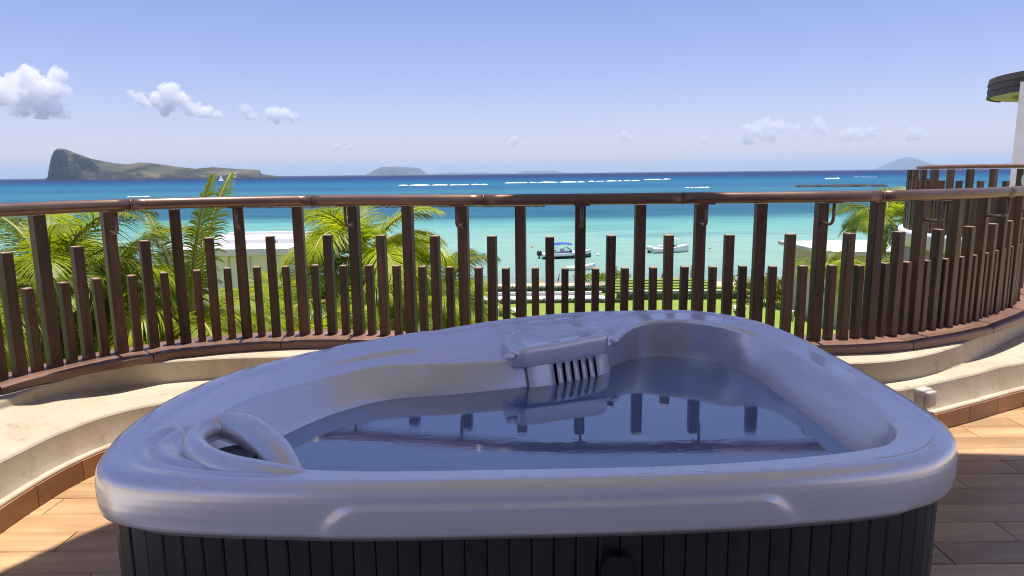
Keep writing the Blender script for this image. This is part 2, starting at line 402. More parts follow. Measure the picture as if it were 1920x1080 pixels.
# ------------------------------------------------------------------ islands
M['island_far'] = simple('far_island_haze_tint', (.10, .095, .125), .95, 0, .25, .002, 0)  # purple grey base, the haze of distance painted into the colour
def island(name, D, prof, depth, label, back=.5, cliff=None, bump_h=.24, front=1.6):
    """ridge whose skyline follows prof: (px, py) pairs seen at distance D"""
    P = [uny(px, py, D) for px, py in prof]
    x0, x1 = P[0].x, P[-1].x; n = 170; mrow = 41
    def ridge(x):
        for i in range(len(P) - 1):
            if P[i].x <= x <= P[i + 1].x:
                t = (x - P[i].x) / max(P[i + 1].x - P[i].x, 1e-6); return P[i].z + (P[i + 1].z - P[i].z) * t
        return SEA
    xs = [x0 + (x1 - x0) * i / (n - 1) for i in range(n)]
    vs = []; hmax = max(p.z for p in P)
    for j in range(mrow):
        v = j / (mrow - 1)                                  # 0 = shore in front, 1 = shore behind
        for i, x in enumerate(xs):
            r = ridge(x) - SEA; u = i / (n - 1)
            if v < back: s = sst(0, 1, v / back) ** .8 if False else (v / back)
            else: s = 1 - (v - back) / (1 - back)
            s = min(max(s, 0), 1)
            sl = min(1, (s ** (1 / front)) * 1.0)
            lowcliff = min(1, s / .05) * .20
            hh = r * max(lowcliff if s > 0 else 0, sl)
            if cliff:
                c0, c1 = cliff
                k = 1 - sst(c0, c1, u + .10 * (noise.noise(Vector((s * 4, 7.3, 1)))) - .10 * s)
                cl = min(1, s / .05) ** .8
                hh = hh * (1 - k) + r * max(cl * .93, sl) * k
            p = Vector((x * 6 / (x1 - x0) * 3, v * 9, .3))
            hh *= 1 + bump_h * (noise.fractal(p, 1.0, 2.0, 6) - .2) * (1 - s) ** 1.5 * 2.2 if s > 0 else 1
            hh = min(hh, r)
            y = D + (v - back) * depth * (.4 + .6 * math.sin(math.pi * min(max(u, .03), .97)) ** .5)
            y += depth * .05 * noise.noise(Vector((u * 14, v * 6, 2)))
            vs.append((x * y / D, y, SEA - 1 + max(hh, 0) * y / D))
    fs = [(j * n + i, j * n + i + 1, (j + 1) * n + i + 1, (j + 1) * n + i) for j in range(mrow - 1) for i in range(n - 1)]
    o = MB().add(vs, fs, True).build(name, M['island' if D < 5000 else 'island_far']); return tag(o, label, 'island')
island('island', 3660, [(84, 336), (89, 332), (92, 312), (96, 293), (101, 283), (106, 279), (113, 278), (124, 279.5), (140, 286), (170, 297), (210, 305), (240, 308), (262, 304), (290, 306),
        (330, 312), (365, 316), (400, 313), (440, 316), (486, 318), (490, 326), (530, 331)], 620, 'steep wedge shaped rocky island with a tall shaded cliff at its left end', .55, (.10, .17))
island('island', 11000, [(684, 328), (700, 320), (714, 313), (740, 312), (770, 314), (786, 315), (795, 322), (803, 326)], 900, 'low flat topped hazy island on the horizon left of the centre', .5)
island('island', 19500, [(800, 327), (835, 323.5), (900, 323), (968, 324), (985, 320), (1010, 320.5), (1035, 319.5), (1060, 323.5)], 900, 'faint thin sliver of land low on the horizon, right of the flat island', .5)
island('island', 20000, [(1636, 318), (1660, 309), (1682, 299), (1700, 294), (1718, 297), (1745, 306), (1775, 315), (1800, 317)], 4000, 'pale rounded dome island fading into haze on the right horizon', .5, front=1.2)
# ------------------------------------------------------------------ clouds
def cloud(label, blobs, D, dens, disp=.35, seed=0, res=26):
    """blobs: (px, py, radius_px) as seen at distance D; merged, roughened, filled with scattering mist"""
    rnd = random.Random(seed); bm = bmesh.new(); s = D / 1290
    zs = []
    for px, py, r in blobs:
        c = uny(px, py, D)
        for q in range(9):
            o = Vector((rnd.uniform(-.9, .9), rnd.uniform(-.8, .8), rnd.uniform(-.55, .75))) * r * s
            mm = Matrix.Translation(c + o) @ Matrix.Scale(r * s * rnd.choice((.28, .35, .42, .5, .62, .75)) * (1.3 if r < 14 else 1), 4)
            bmesh.ops.create_icosphere(bm, subdivisions=1, radius=1, matrix=mm)
    me = bpy.data.meshes.new('cloud'); bm.to_mesh(me); bm.free()
    o = obj('cloud', me, m_cloud('cloud_mist', dens))
    rm = o.modifiers.new('merge', 'REMESH'); rm.mode = 'VOXEL'
    ext = max(b_[2] for b_ in blobs) * s; rm.voxel_size = ext / 19
    for k, (sc, st) in enumerate(((ext * .5, disp * .7), (ext * .22, disp * .7), (ext * .10, disp * .40))):
        tx = bpy.data.textures.new('puff', 'CLOUDS'); tx.noise_scale = sc; tx.noise_depth = 4
        dm = o.modifiers.new('puff', 'DISPLACE'); dm.texture = tx; dm.texture_coords = 'GLOBAL'; dm.strength = ext * st; dm.mid_level = .5
    dg = bpy.context.evaluated_depsgraph_get(); me2 = bpy.data.meshes.new_from_object(o.evaluated_get(dg))
    o.modifiers.clear(); o.data = me2
    base = min(uny(a_, b_ + r_ * .75, D).z for a_, b_, r_ in blobs)
    for v in me2.vertices:
        if v.co.z < base: v.co.z = base + (v.co.z - base) * .25
    return tag(o, label, 'cloud')
CL = [
 ('big white heaped cloud at the left edge of the sky', [(10, 175, 32), (45, 165, 34), (80, 160, 30), (100, 180, 24), (40, 200, 24), (85, 205, 20), (120, 214, 10), (-30, 180, 40), (115, 168, 12)], 9000, 0.0084),
 ('long white cloud with a raised left tail, right of the big one', [(246, 176, 7), (258, 185, 9), (273, 196, 10), (300, 192, 17), (325, 178, 20), (345, 196, 18), (375, 208, 17), (397, 211, 13), (315, 205, 14)], 9000, 0.0112),
 ('small ragged cloud puff left of the round white puff', [(462, 203, 9), (455, 213, 7), (470, 217, 9)], 9000, 0.0084),
 ('rounded small white cloud above the end of the wedge island', [(512, 217, 12), (530, 212, 14), (548, 222, 11), (520, 226, 8)], 9000, 0.0112),
 ('broad soft bank of cloud low above the sea on the right', [(1410, 244, 13), (1440, 236, 17), (1470, 243, 16), (1500, 246, 14), (1535, 237, 16), (1400, 262, 10), (1360, 266, 7), (1440, 258, 12)], 17000, 0.0039),
 ('faint two lobed cloud right of the broad cloud bank', [(1590, 255, 12), (1615, 254, 10), (1640, 249, 12), (1600, 252, 9)], 17000, 0.0036),
 ('small pale cloud above the dome shaped island', [(1715, 246, 9), (1705, 256, 10), (1725, 254, 9)], 17000, 0.0032),
 ('tiny pale cloud low over the sea beside the small flat island', [(612, 270, 7), (632, 275, 7), (655, 277, 6)], 17000, 0.0064),
 ('thin small cloud above the middle of the horizon', [(965, 266, 8), (985, 270, 6), (950, 271, 5)], 17000, 0.0058),
 ('lone small cloud right of the middle low in the sky', [(1172, 253, 7), (1182, 263, 6), (1166, 260, 5)], 17000, 0.0064),
 ('faint wisp of cloud above the thin sliver of land', [(850, 266, 6), (880, 272, 6), (775, 274, 5)], 17000, 0.0042),
 ('small faint cloud left of the broad cloud bank', [(1320, 264, 8), (1110, 268, 6)], 17000, 0.0050),
]
for i, (lb, bl, D, de) in enumerate(CL): cloud(lb, bl, D, de, .5, i)
# ------------------------------------------------------------------ surf and reefs
def surf(x0, x1, y0, y1, hgt, label, seed, gap=.3):
    b = MB(); rnd = random.Random(seed); x = x0
    while x < x1:
        L = rnd.uniform(.08, .30) * (x1 - x0); e = min(x + L, x1); n = 14
        rings = []
        for i in range(n + 1):
            u = i / n; xx = x + (e - x) * u; t = (xx - x0) / (x1 - x0)
            yy = y0 + (y1 - y0) * t + 6 * noise.noise(Vector((xx * .02, seed, 0)))
            h = hgt * (math.sin(math.pi * u) ** .5) * (.6 + .5 * noise.noise(Vector((xx * .09, seed, 4)))) + .02
            wd = 6 * (h / hgt) + .4
            rings.append([(xx, yy - wd, SEA + .02), (xx, yy - wd * .35, SEA + h * .9), (xx, yy, SEA + h), (xx, yy + wd * .5, SEA + .02)])
        b.loft(rings, False)
        x = e + rnd.uniform(0, gap) * L
    o = b.build('breaking_wave', M['foam']); return tag(o, label, 'wave', 'waves breaking on the reef')
def surfpx(a, c, hgt, label, seed, gap=.3):
    p, q = unz(*a, SEA), unz(*c, SEA); return surf(p.x, q.x, p.y, q.y, hgt, label, seed, gap)
surfpx((747, 348), (915, 346.5), 1.5, 'long white breaker left of the middle on the outer reef', 1, .1)
surfpx((945, 343.5), (1098, 341.5), 1.7, 'longest thick white breaker at the middle of the reef', 2, .05)
surfpx((1102, 340.5), (1200, 339), 1.4, 'short white breaker just right of the middle', 3, .3)
surfpx((1208, 337.5), (1256, 336), 1.6, 'bright short breaker at the right end of the line of surf', 4, .1)
surfpx((1545, 335.5), (1572, 335), 1.8, 'small breaker on the right, nearer the shore of the pair', 5, .1)
surfpx((1598, 332.5), (1642, 333), 1.8, 'small breaker on the far right by the dark curved fence', 6, .3)
surfpx((585, 331), (612, 330), 1.8, 'little breaker off the low end of the wedge island', 7, .3)
surfpx((238, 369.5), (280, 368.5), .6, 'thin streak of foam on the blue water at the left', 8, .6)
surfpx((1285, 352), (1330, 351.5), .5, 'faint streak of foam above the right part of the handrail', 9, .8)
def reef(x0, x1, y0, y1, n, s, label, seed):
    rnd = random.Random(seed); b = MB()
    for k in range(n):
        t = rnd.random(); x = x0 + (x1 - x0) * t; y = y0 + (y1 - y0) * t + rnd.gauss(0, 2.5); r = s * rnd.uniform(.4, 1.2)
        ring = []
        rings = [[], [], []]
        for q in range(7):
            a = 2 * math.pi * q / 7; k1 = rnd.uniform(.7, 1.3)
            rings[0].append((x + r * 1.6 * k1 * math.cos(a), y + r * k1 * math.sin(a), SEA - .2))
            rings[1].append((x + r * 1.2 * k1 * math.cos(a), y + r * .8 * k1 * math.sin(a), SEA + r * rnd.uniform(.2, .45)))
            rings[2].append((x + r * .4 * math.cos(a), y + r * .4 * math.sin(a), SEA + r * rnd.uniform(.4, .7)))
        b.loft(rings, True, False, True, False)
    o = b.build('reef_rocks', M['rock']); return tag(o, label, kind='stuff')
p, q = unz(370, 389, SEA), unz(1022, 387, SEA)
reef(p.x, q.x, p.y, q.y, 300, 1.1, 'dark rocks of the inner reef just below the handrail', 3)
p, q = unz(1497, 350.5, SEA), unz(1655, 349.5, SEA)
reef(p.x, q.x, p.y, q.y, 160, 2.0, 'dark reef rocks breaking the water on the right', 4)
# ------------------------------------------------------------------ terrace floor
V3 = lambda p, z=0.0: Vector((p[0], p[1], z))
floor = MB().box((.9, 1.1, -.16), (9.0, 6.4, .25)).build('terrace_floor', M['pave']); tag(floor, 'terrace floor laid with wood look tiles', kind='structure')
PW, PL = .146, .92
rows = []
def tile_mesh(L):
    b = MB(); x, y, c = L / 2 - .002, PW / 2 - .0018, .0025
    r0 = [(-x, -y, -.030), (x, -y, -.030), (x, y, -.030), (-x, y, -.030)]
    r1 = [(-x, -y, -c), (x, -y, -c), (x, y, -c), (-x, y, -c)]
    r2 = [(-x + c, -y + c, 0), (x - c, -y + c, 0), (x - c, y - c, 0), (-x + c, y - c, 0)]
    return b.loft([r0, r1, r2], True, False, True, False).mesh('floor_tile')
TM = tile_mesh(PL)
rt = random.Random(11)
for j in range(19):
    y = 1.45 + j * PW; ox = (j * .37 % 1.0) * PL
    for i in range(-4, 6):
        x = i * PL + ox
        if x < -2.9 or x > 4.6: continue
        if -.55 < x < .75 and 1.8 < y < 3.35: continue
        if y > 4.1 and x < 1.5: continue
        obj('floor_tile', TM, M['tile'], floor, (x, y, rt.uniform(-.0012, .0006)))
# ------------------------------------------------------------------ parapet wall, curved and stepped
ST = [  # ledge edge, ledge inner, upper step edge
 ((-2.11, 1.6), (-2.47, 1.95), (-2.47, 1.95)), ((-2.12, 2.3), (-2.44, 2.66), (-2.44, 2.66)), ((-2.13, 2.67), (-2.38, 3.02), (-2.385, 3.02)), ((-2.10, 2.98), (-2.34, 3.30), (-2.34, 3.30)),
 ((-2.00, 3.24), (-2.22, 3.60), (-2.21, 3.59)), ((-1.79, 3.43), (-1.97, 3.71), (-1.96, 3.70)), ((-1.5, 3.58), (-1.66, 3.78), (-1.65, 3.77)),
 ((-1.0, 3.7), (-1.0, 3.81), (-1, 3.80)), ((-.3, 3.75), (-.3, 3.81), (-.3, 3.80)), ((.5, 3.72), (.5, 3.78), (.5, 3.77)), ((1.2, 3.59), (1.22, 3.66), (1.21, 3.64)),
 ((1.7, 3.46), (1.76, 3.56), (1.75, 3.53)), ((2.07, 3.50), (2.14, 3.62), (2.12, 3.60)), ((2.51, 3.70), (2.48, 3.79), (2.45, 3.77)), ((2.79, 3.845), (2.88, 4.08), (2.85, 4.07)),
 ((3.09, 3.99), (3.28, 4.42), (3.25, 4.40)), ((3.6, 4.2), (3.75, 4.82), (3.7, 4.8)), ((4.4, 4.6), (4.4, 5.4), (4.3, 5.4)), ((5.2, 5.0), (5.2, 5.9), (5.1, 6.0))]
E_ = Path(cr([V3(a) for a, b_, c in ST], k=10)); NS = len(E_.p)
EG = E_.p; GG = cr([V3(b_) for a, b_, c in ST], k=10); SG = cr([V3(c) for a, b_, c in ST], k=10)
FP = [(-3.1, 1.75), (-2.85, 2.5), (-2.66, 2.98), (-2.53, 3.27), (-2.44, 3.46), (-2.31, 3.68), (-2.16, 3.85), (-1.98, 3.99), (-1.62, 4.13), (-1.27, 4.19), (-.92, 4.17), (-.34, 4.05), (.05, 3.97), (.40, 3.94), (.74, 3.94), (1.12, 3.94), (1.45, 3.93), (1.73, 3.92),
      (2.06, 3.95), (2.35, 4.04), (2.69, 4.20), (2.96, 4.36), (3.31, 4.62), (3.56, 4.83), (3.77, 5.04), (3.97, 5.30), (4.22, 5.62), (4.6, 5.95), (5.1, 6.2)]
FEN = Path(cr([V3((p[0] * .985, p[1] * .985)) for p in FP], k=8))
wall = empty('parapet_wall', 'low curved cream parapet wall in steps carrying the slatted fence', 'wall')
wb = MB(); rings = []
for i in range(NS):
    e, gq, sq = EG[i], GG[i], SG[i]
    tn = (EG[min(i + 1, NS - 1)] - EG[max(i - 1, 0)]).normalized(); nrm = Vector((tn.y, -tn.x, 0))   # towards the terrace
    st_ = i / 10; zl = .105 - .015 * sst(0, 2, st_) - .03 * sst(2, 3, st_) - .06 * sst(3, 4.3, st_)
    wob = .006 * noise.noise(Vector((i * .13, 1, 0)))
    u = i / (NS - 1) * FEN.L
    # outer edge behind the fence line: nearest point of the fence path pushed outwards
    q = min(range(0, 240), key=lambda k: (FEN.at(FEN.L * k / 239) - sq).length); ou = FEN.off(FEN.L * q / 239, -.16)
    P = [e + nrm * .062 + V3((0, 0), -.03), e + nrm * .062 + V3((0, 0), .100), e + nrm * .058 + V3((0, 0), .106), e + nrm * .030 + V3((0, 0), .107), e + nrm * .014 + V3((0, 0), .14),
         e + nrm * .003 + V3((0, 0), .236 + wob), e - nrm * .004 + V3((0, 0), .245 + wob), e - nrm * .014 + V3((0, 0), .249 + wob),
         e.lerp(gq, .5) + V3((0, 0), .251 + zl * .45), gq + V3((0, 0), .2535 + zl) + (gq - e).normalized() * -.006, gq + V3((0, 0), .260 + zl), gq.lerp(sq, .5) + V3((0, 0), .325 + zl * .5), sq + V3((0, 0), .374 + wob), sq - nrm * .006 + V3((0, 0), .381 + wob), sq - nrm * .016 + V3((0, 0), .383 + wob),
         V3(ou, .385), V3(ou, -.5), V3(ou, -7.7)]
    rings.append(P)
wm = MB().loft(rings, False, False, False, True).build('wall_body', M['plaster'], wall)
for p_ in wm.data.polygons: p_.use_smooth = True
sharp(wm.data, 22)
# skirting tiles
d = .06; k = 0
Lsk = E_.L
while d < Lsk - .3:
    L = .275; n = 5; b = MB(); r_ = []
    c = E_.off(d + L / 2, .075)
    for i in range(n + 1):
        s0 = d + .0022 + (L - .0044) * i / n
        a, bb = E_.off(s0, .063), E_.off(s0, .0745)
        r_.append([(a.x - c.x, a.y - c.y, .002), (bb.x - c.x, bb.y - c.y, .002), (bb.x - c.x, bb.y - c.y, .0955), (a.x - c.x, a.y - c.y, .0955)])
    b.loft(r_, True, True, True, False)
    # rotate the local frame so that the grain runs along the tile
    t = E_.tan(d + L / 2); ang = math.atan2(t.y, t.x); R = Matrix.Rotation(-ang, 3, 'Z')
    b.v = [tuple(R @ Vector(v)) for v in b.v]
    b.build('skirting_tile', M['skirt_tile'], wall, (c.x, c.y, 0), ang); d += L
# coping planks
cw = lambda d_: .095 + .085 * sst(-2.5, -2.2, FEN.at(d_).x) if FEN.at(d_).x < -1.5 else .18
d = .05; rc = random.Random(5); lens_ = []
while d < FEN.L - .3:
    L = rc.uniform(.62, .8); n = 8; b = MB(); r_ = []
    cpt = FEN.at(d + L / 2); t = FEN.tan(d + L / 2); ang = math.atan2(t.y, t.x); R = Matrix.Rotation(-ang, 3, 'Z')
    for i in range(n + 1):
        s0 = d + .003 + (L - .006) * i / n; q = .006 if i in (0, n) else 0
        w1 = .006 * noise.noise(Vector((s0 * 3, 2, 2)))
        a, bb = FEN.off(s0, -.12), FEN.off(s0, cw(s0) + w1)
        c1, c2 = FEN.off(s0, -.112), FEN.off(s0, cw(s0) - .008 + w1)
        pr = [V3(a, .388), V3(bb, .388), V3(bb, .424 - q), V3(c2, .432 - q), V3(c1, .432 - q), V3(a, .424 - q)]
        r_.append([R @ (v - V3(cpt)) for v in pr])
    b.loft(r_, True, True, True, False)
    b.build('coping_plank', M['coping'], wall, (cpt.x, cpt.y, 0), ang); d += L
# ------------------------------------------------------------------ the slatted fence
fence = empty('balcony_fence', 'curved dark timber fence of tall and short posts with a round handrail', 'fence')
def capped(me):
    me.materials.append(M['post']); me.materials.append(M['sunlit_top']); me.polygons[len(me.polygons) - 1].material_index = 1; return me
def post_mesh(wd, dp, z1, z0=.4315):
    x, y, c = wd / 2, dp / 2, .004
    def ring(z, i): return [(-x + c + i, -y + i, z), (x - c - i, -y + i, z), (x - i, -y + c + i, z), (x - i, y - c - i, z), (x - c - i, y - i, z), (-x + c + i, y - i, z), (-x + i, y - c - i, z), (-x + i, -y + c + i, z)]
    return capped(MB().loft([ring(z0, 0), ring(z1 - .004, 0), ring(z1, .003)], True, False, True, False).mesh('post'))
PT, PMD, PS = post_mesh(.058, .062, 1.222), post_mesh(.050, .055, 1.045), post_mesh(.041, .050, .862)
def arc_near(path, x):
    best = 0
    for k in range(2000):
        d = path.L * k / 1999
        if abs(path.at(d).x - x) < abs(path.at(best).x - x): best = d
    return best
d0 = arc_near(FEN, .731); STEP = .0849
rp = random.Random(3); tall = []
i0 = -int((d0 - .15) / STEP); i1 = int((FEN.L - .9 - d0) / STEP)
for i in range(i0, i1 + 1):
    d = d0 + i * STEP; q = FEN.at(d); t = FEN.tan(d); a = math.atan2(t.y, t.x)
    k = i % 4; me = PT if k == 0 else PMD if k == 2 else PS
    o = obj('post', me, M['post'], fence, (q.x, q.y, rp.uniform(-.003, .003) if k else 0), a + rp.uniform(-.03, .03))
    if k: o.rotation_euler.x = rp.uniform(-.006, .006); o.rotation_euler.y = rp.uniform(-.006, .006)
    if k == 0: tall.append((i // 4, d))
RZ = 1.257; RO = .135; RR = .031
d = .0; rr_ = random.Random(8)
joints = [0.0, 1.05]
seg = 1.06
dj = 0.15
while dj < FEN.L - .2:
    e = min(dj + seg, FEN.L - .05); n = 14
    b = MB(); b.tube([FEN.off(dj + .0015 + (e - dj - .003) * i / n, RO) + V3((0, 0), RZ) for i in range(n + 1)], RR, 20)
    b.build('handrail', M['rail'], fence)
    b2 = MB(); b2.tube([FEN.off(e - .004, RO) + V3((0, 0), RZ), FEN.off(e + .004, RO) + V3((0, 0), RZ)], RR + .0012, 20)
    b2.build('rail_joint', M['rail'], fence); dj = e
for k, d in tall:
    if k % 2 == 0: continue
    a0, a1 = FEN.off(d, .028), FEN.off(d, RO)
    zb = 1.105; pts = [V3(a0, zb)] + [V3(a0.lerp(a1, .62), zb)]
    for q in range(1, 7):
        an = q / 6 * math.pi / 2; pts.append(V3(a0.lerp(a1, .62 + .38 * math.sin(an)), zb + .034 * (1 - math.cos(an))))
    pts.append(V3(a1, RZ - RR + .002))
    b = MB(); b.tube(pts, .0085, 10)
    t = FEN.tan(d); b.box((a1.x, a1.y, RZ - RR - .002), (.085, .026, .006), math.atan2(t.y, t.x))
    b.tube([V3(FEN.off(d, .029), zb), V3(FEN.off(d, .034), zb)], .017, 12)
    b.build('rail_bracket', M['rail'], fence)
# weatherproof socket on the wall face
sp = unz(1746, 772, .165); sa = math.atan2(.20, .41)
sock = empty('wall_socket', 'small grey weatherproof socket box on the curved wall right of the tub', 'socket', (2.215, 3.515, .13), sa)
def rbox(name, mt, par, c, dm, r=.01, loc=None):
    bm = bmesh.new(); bmesh.ops.create_cube(bm, size=1, matrix=Matrix.Translation(c) @ Matrix.Diagonal((*dm, 1)))
    bmesh.ops.bevel(bm, geom=bm.edges[:], offset=r, segments=3, affect='EDGES', profile=.5)
    me = bpy.data.meshes.new(name); bm.to_mesh(me); bm.free()
    for p_ in me.polygons: p_.use_smooth = True
    return obj(name, me, mt, par, loc)
rbox('back_box', M['sock'], sock, (-.004, .012, .06), (.088, .05, .098), .010)
rbox('lid', M['sock'], sock, (.008, -.022, .055), (.074, .026, .088), .009)
# ------------------------------------------------------------------ unseen suite behind the camera: roof and back wall shaped to shade and light the tub
suite = empty('hotel_suite', 'roofed part of the terrace behind the viewer that shades the tub', 'building')
SH = [(-2.3, .3), (-2.2, 1.2), (-2.02, 1.9), (-1.86, 2.27), (-1.66, 2.62), (-1.25, 3.1), (-.6, 3.55), (.3, 3.74), (1.1, 3.66), (1.7, 3.34), (2.0, 3.24), (2.5, 3.19), (3.3, 3.08), (4.0, 2.95), (4.3, 2.5), (4.4, 1.5)]
RZ0 = 4.4; shf = S * (RZ0 / S.z)
ed = cr([V3(p) + V3((shf.x, shf.y)) for p in SH], k=6)
poly = [(p.x, p.y) for p in ed] + [(4.5, -2.3), (-2.4, -2.3)]
poly = poly[::-1]
MB().prism(poly, RZ0, RZ0 + .3).build('roof', M['mauve'], suite)
b = MB(); b.box((-1.8, -2.2, 2.19), (1.0, .2, 4.4)); b.box((2.9, -2.2, 2.19), (1.0, .2, 4.4)); b.box((.55, -2.2, 3.3), (3.7, .2, 2.15)); b.build('back_wall', M['mauve'], suite)
b = MB(); b.box((.55, -2.19, 1.1), (3.7, .02, 2.25)); b.build('door_reflector', M['mauve'], suite)  # unseen sheet added in the doorway to throw light back on the tub
b = MB()
for x in (-1.2, -.33, .55, 1.43, 2.3): b.box((x, -2.165, 1.1), (.07, .06, 2.25))
b.build('door_frame', M['white'], suite)
# ------------------------------------------------------------------ hot tub
OUT = [(-.97, 1.545), (-.5, 1.478), (0, 1.478), (.5, 1.498), (.92, 1.555), (1.13, 1.66), (1.235, 1.85), (1.265, 2.2), (1.265, 2.62), (1.245, 2.96), (1.165, 3.26), (.97, 3.475), (.68, 3.545), (.40, 3.525), (.10, 3.43),
       (-.10, 3.32), (-.29, 3.185), (-.49, 3.02), (-.67, 2.88), (-.83, 2.77), (-.995, 2.53), (-1.09, 2.32), (-1.135, 2.06), (-1.105, 1.76)]
INN = [(-.78, 1.66), (-.45, 1.588), (0, 1.582), (.5, 1.602), (.88, 1.672), (1.03, 1.755), (1.105, 1.92), (1.125, 2.25), (1.115, 2.62), (1.09, 2.90), (1.00, 3.14), (.85, 3.28), (.62, 3.30), (.44, 2.98), (.26, 2.83),
       (.05, 2.71), (-.22, 2.65), (-.50, 2.62), (-.66, 2.51), (-.77, 2.36), (-.86, 2.17), (-.895, 2.0), (-.89, 1.86), (-.85, 1.75)]
WAT = [(-.75, 1.70), (-.45, 1.63), (0, 1.62), (.5, 1.64), (.86, 1.715), (.99, 1.80), (1.05, 1.96), (1.06, 2.28), (1.05, 2.6), (1.03, 2.84), (.97, 3.03), (.82, 3.15), (.61, 3.165), (.43, 2.99), (.27, 2.85),
       (.07, 2.735), (-.21, 2.645), (-.48, 2.585), (-.63, 2.47), (-.73, 2.33), (-.81, 2.15), (-.84, 1.99), (-.84, 1.87), (-.815, 1.77)]
K = 40
lift = lambda y: .05 * sst(2.70, 3.25, y)                 # the far side of the rim stands a little higher
raise_ = lambda P_: [V3((p[0] * (1 - lift(p[1]) / .72), p[1] * (1 - lift(p[1]) / .72))) for p in P_]
OC = cr(raise_(OUT), True, K); IC = cr(raise_(INN), True, K)
ZO = [v.x for v in cr([Vector((lift(p[1]), 0, 0)) for p in OUT], True, K)]; ZI = [v.x for v in cr([Vector((lift(p[1]), 0, 0)) for p in INN], True, K)]
WC = cr([V3((p[0] * .981, p[1] * .981)) if p[1] > 1.95 else V3(p) for p in WAT], True, K)
NT = len(OC); CEN = V3((.22, 2.3)); WZ = .542
tub = empty('hot_tub', 'pearl grey acrylic hot tub with dark slatted sides filled with water', 'hot tub', (0, 0, 0))
def poly_d(p, pl):
    best = 9
    for i in range(len(pl) - 1):
        a, b = pl[i], pl[i + 1]; ab = b - a; t = min(max((p - a).dot(ab) / ab.dot(ab), 0), 1); best = min(best, (p - a - ab * t).length)
    return best
G1 = cr([V3(p) for p in [(-.985, 1.86), (-.985, 1.76), (-.93, 1.675), (-.86, 1.635), (-.76, 1.60), (-.60, 1.585)]], k=6)
G2 = cr([V3(p) for p in [(-.945, 1.88), (-.93, 1.78), (-.86, 1.70), (-.76, 1.645), (-.66, 1.62)]], k=6)
HOLE = V3((-.765, 1.765))
def seglap(s, a0, a1, b0, b1): return sst(a0, a1, s) * (1 - sst(b0, b1, s))
prof_out = [(.030, .545), (.012, .560), (.004, .566), (.000, .574), (-.002, .590), (-.003, .606), (-.003, .630), (-.002, .650), (.000, .664), (.003, .674), (.008, .682), (.014, .687), (.022, .690)]
dens = []
for k_ in range(len(prof_out) - 1):
    (a0, z0), (a1, z1) = prof_out[k_], prof_out[k_ + 1]; m_ = max(1, int(abs(z1 - z0) / .0035)) if .572 < z0 < .662 else 1
    dens += [(a0 + (a1 - a0) * q / m_, z0 + (z1 - z0) * q / m_) for q in range(m_)]
prof_out = dens + [prof_out[-1]]
tops = [i / 26 for i in range(1, 27)]
rings = []
normals = []
for i in range(NT):
    t = (OC[(i + 1) % NT] - OC[i - 1]).normalized(); normals.append(Vector((t.y, -t.x, 0)))        # outwards
def front_mask(x, z):
    dx = max(-.44 - x, x - .66, 0); dz = max(z - .645, 0)
    cx = min(max(x, -.36), .58); q = math.hypot(min(x - cx, 0) if x < cx else x - cx, 0)
    tp = .643 - .080 * (min(1, abs(x - cx) / .10)) ** 2.2
    sl = .085 * 2.2 / .10 * (min(1, abs(x - cx) / .10)) ** 1.2
    wd_ = .005 + .012 * min(1, abs(x - cx) / .06)
    return 1 - sst(-wd_, wd_, (z - tp) / math.sqrt(1 + sl * sl))
for j, (ins, z) in enumerate(prof_out):
    R_ = []
    for i in range(NT):
        p = OC[i] - normals[i] * ins; zz = z
        s = i / K
        if .1 < s < 4.2: p = p + normals[i] * .008 * (front_mask(p.x, z) - 0.0) * sst(.1, .3, s)
        zz += (.003 * seglap(s, 12.0, 13.2, 16.4, 16.75) - .010 * seglap(s, 11.0, 12.5, 18.5, 20.5)) * sst(.6, .69, z)
        zz += ZO[i] * sst(.55, .69, z)
        R_.append(V3(p, zz))
    rings.append(R_)
lastz = prof_out[-1][1]
for tq in tops:
    R_ = []
    for i in range(NT):
        s = i / K; a = OC[i] - normals[i] * .022; b_ = IC[i]; p = a.lerp(b_, tq)
        wd = (b_ - a).length
        tilt_b = seglap(s, 11.0, 12.5, 18.5, 20.5)
        z = .690 + ZO[i] + (ZI[i] - ZO[i]) * tq + .004 * math.sin(math.pi * min(tq * 3, 1)) - min(wd, .3) * .045 * tq + tilt_b * (-.010 - .018 * tq)
        z -= .007 * (1 - min((1 - tq) * wd / .014, 1)) ** 2
        con = seglap(s, 12.2, 13.4, 16.35, 16.75)
        if con:
            z += .006 * con * (1 - sst(.62, .74, tq)) + .012 * con * sst(.05, .12, tq) * (1 - sst(.60, .70, tq)) * 0
            z -= .010 * con * math.exp(-((tq - .12) / .035) ** 2)
            z -= .006 * con * math.exp(-((tq - .83) / .05) ** 2)
        # back left rim: shallow step that follows the inner edge
        bl = seglap(s, 15.0, 16.2, 18.2, 19.0); z += .014 * bl * (1 - sst(.55, .68, tq)) * (1 - con)
        q = V3(p)
        if s < 2.5 or s > 20.5:
            d1 = poly_d(q, G1); d2 = poly_d(q, G2)
            z -= .009 * math.exp(-(d1 / .010) ** 2) + .008 * math.exp(-(d2 / .010) ** 2) - .004 * math.exp(-((d1 - .022) / .012) ** 2)
            z -= .03 * math.exp(-((q - HOLE).length / .06) ** 2)
        R_.append(V3(p, z))
    rings.append(R_)
TOPZ = [v.z for v in rings[-1]]
for tq, z in ((.06, .670), (.18, .656), (.40, .628), (.70, .585), (1.0, WZ), (1.12, .49), (1.24, .43), (1.4, .38)):
    rings.append([V3(IC[i].lerp(WC[i], tq), WZ + (TOPZ[i] - WZ) * (z - WZ) / (.680 - WZ)) if tq <= 1 else V3(WC[i].lerp(CEN, (tq - 1) * .12), z) for i in range(NT)])
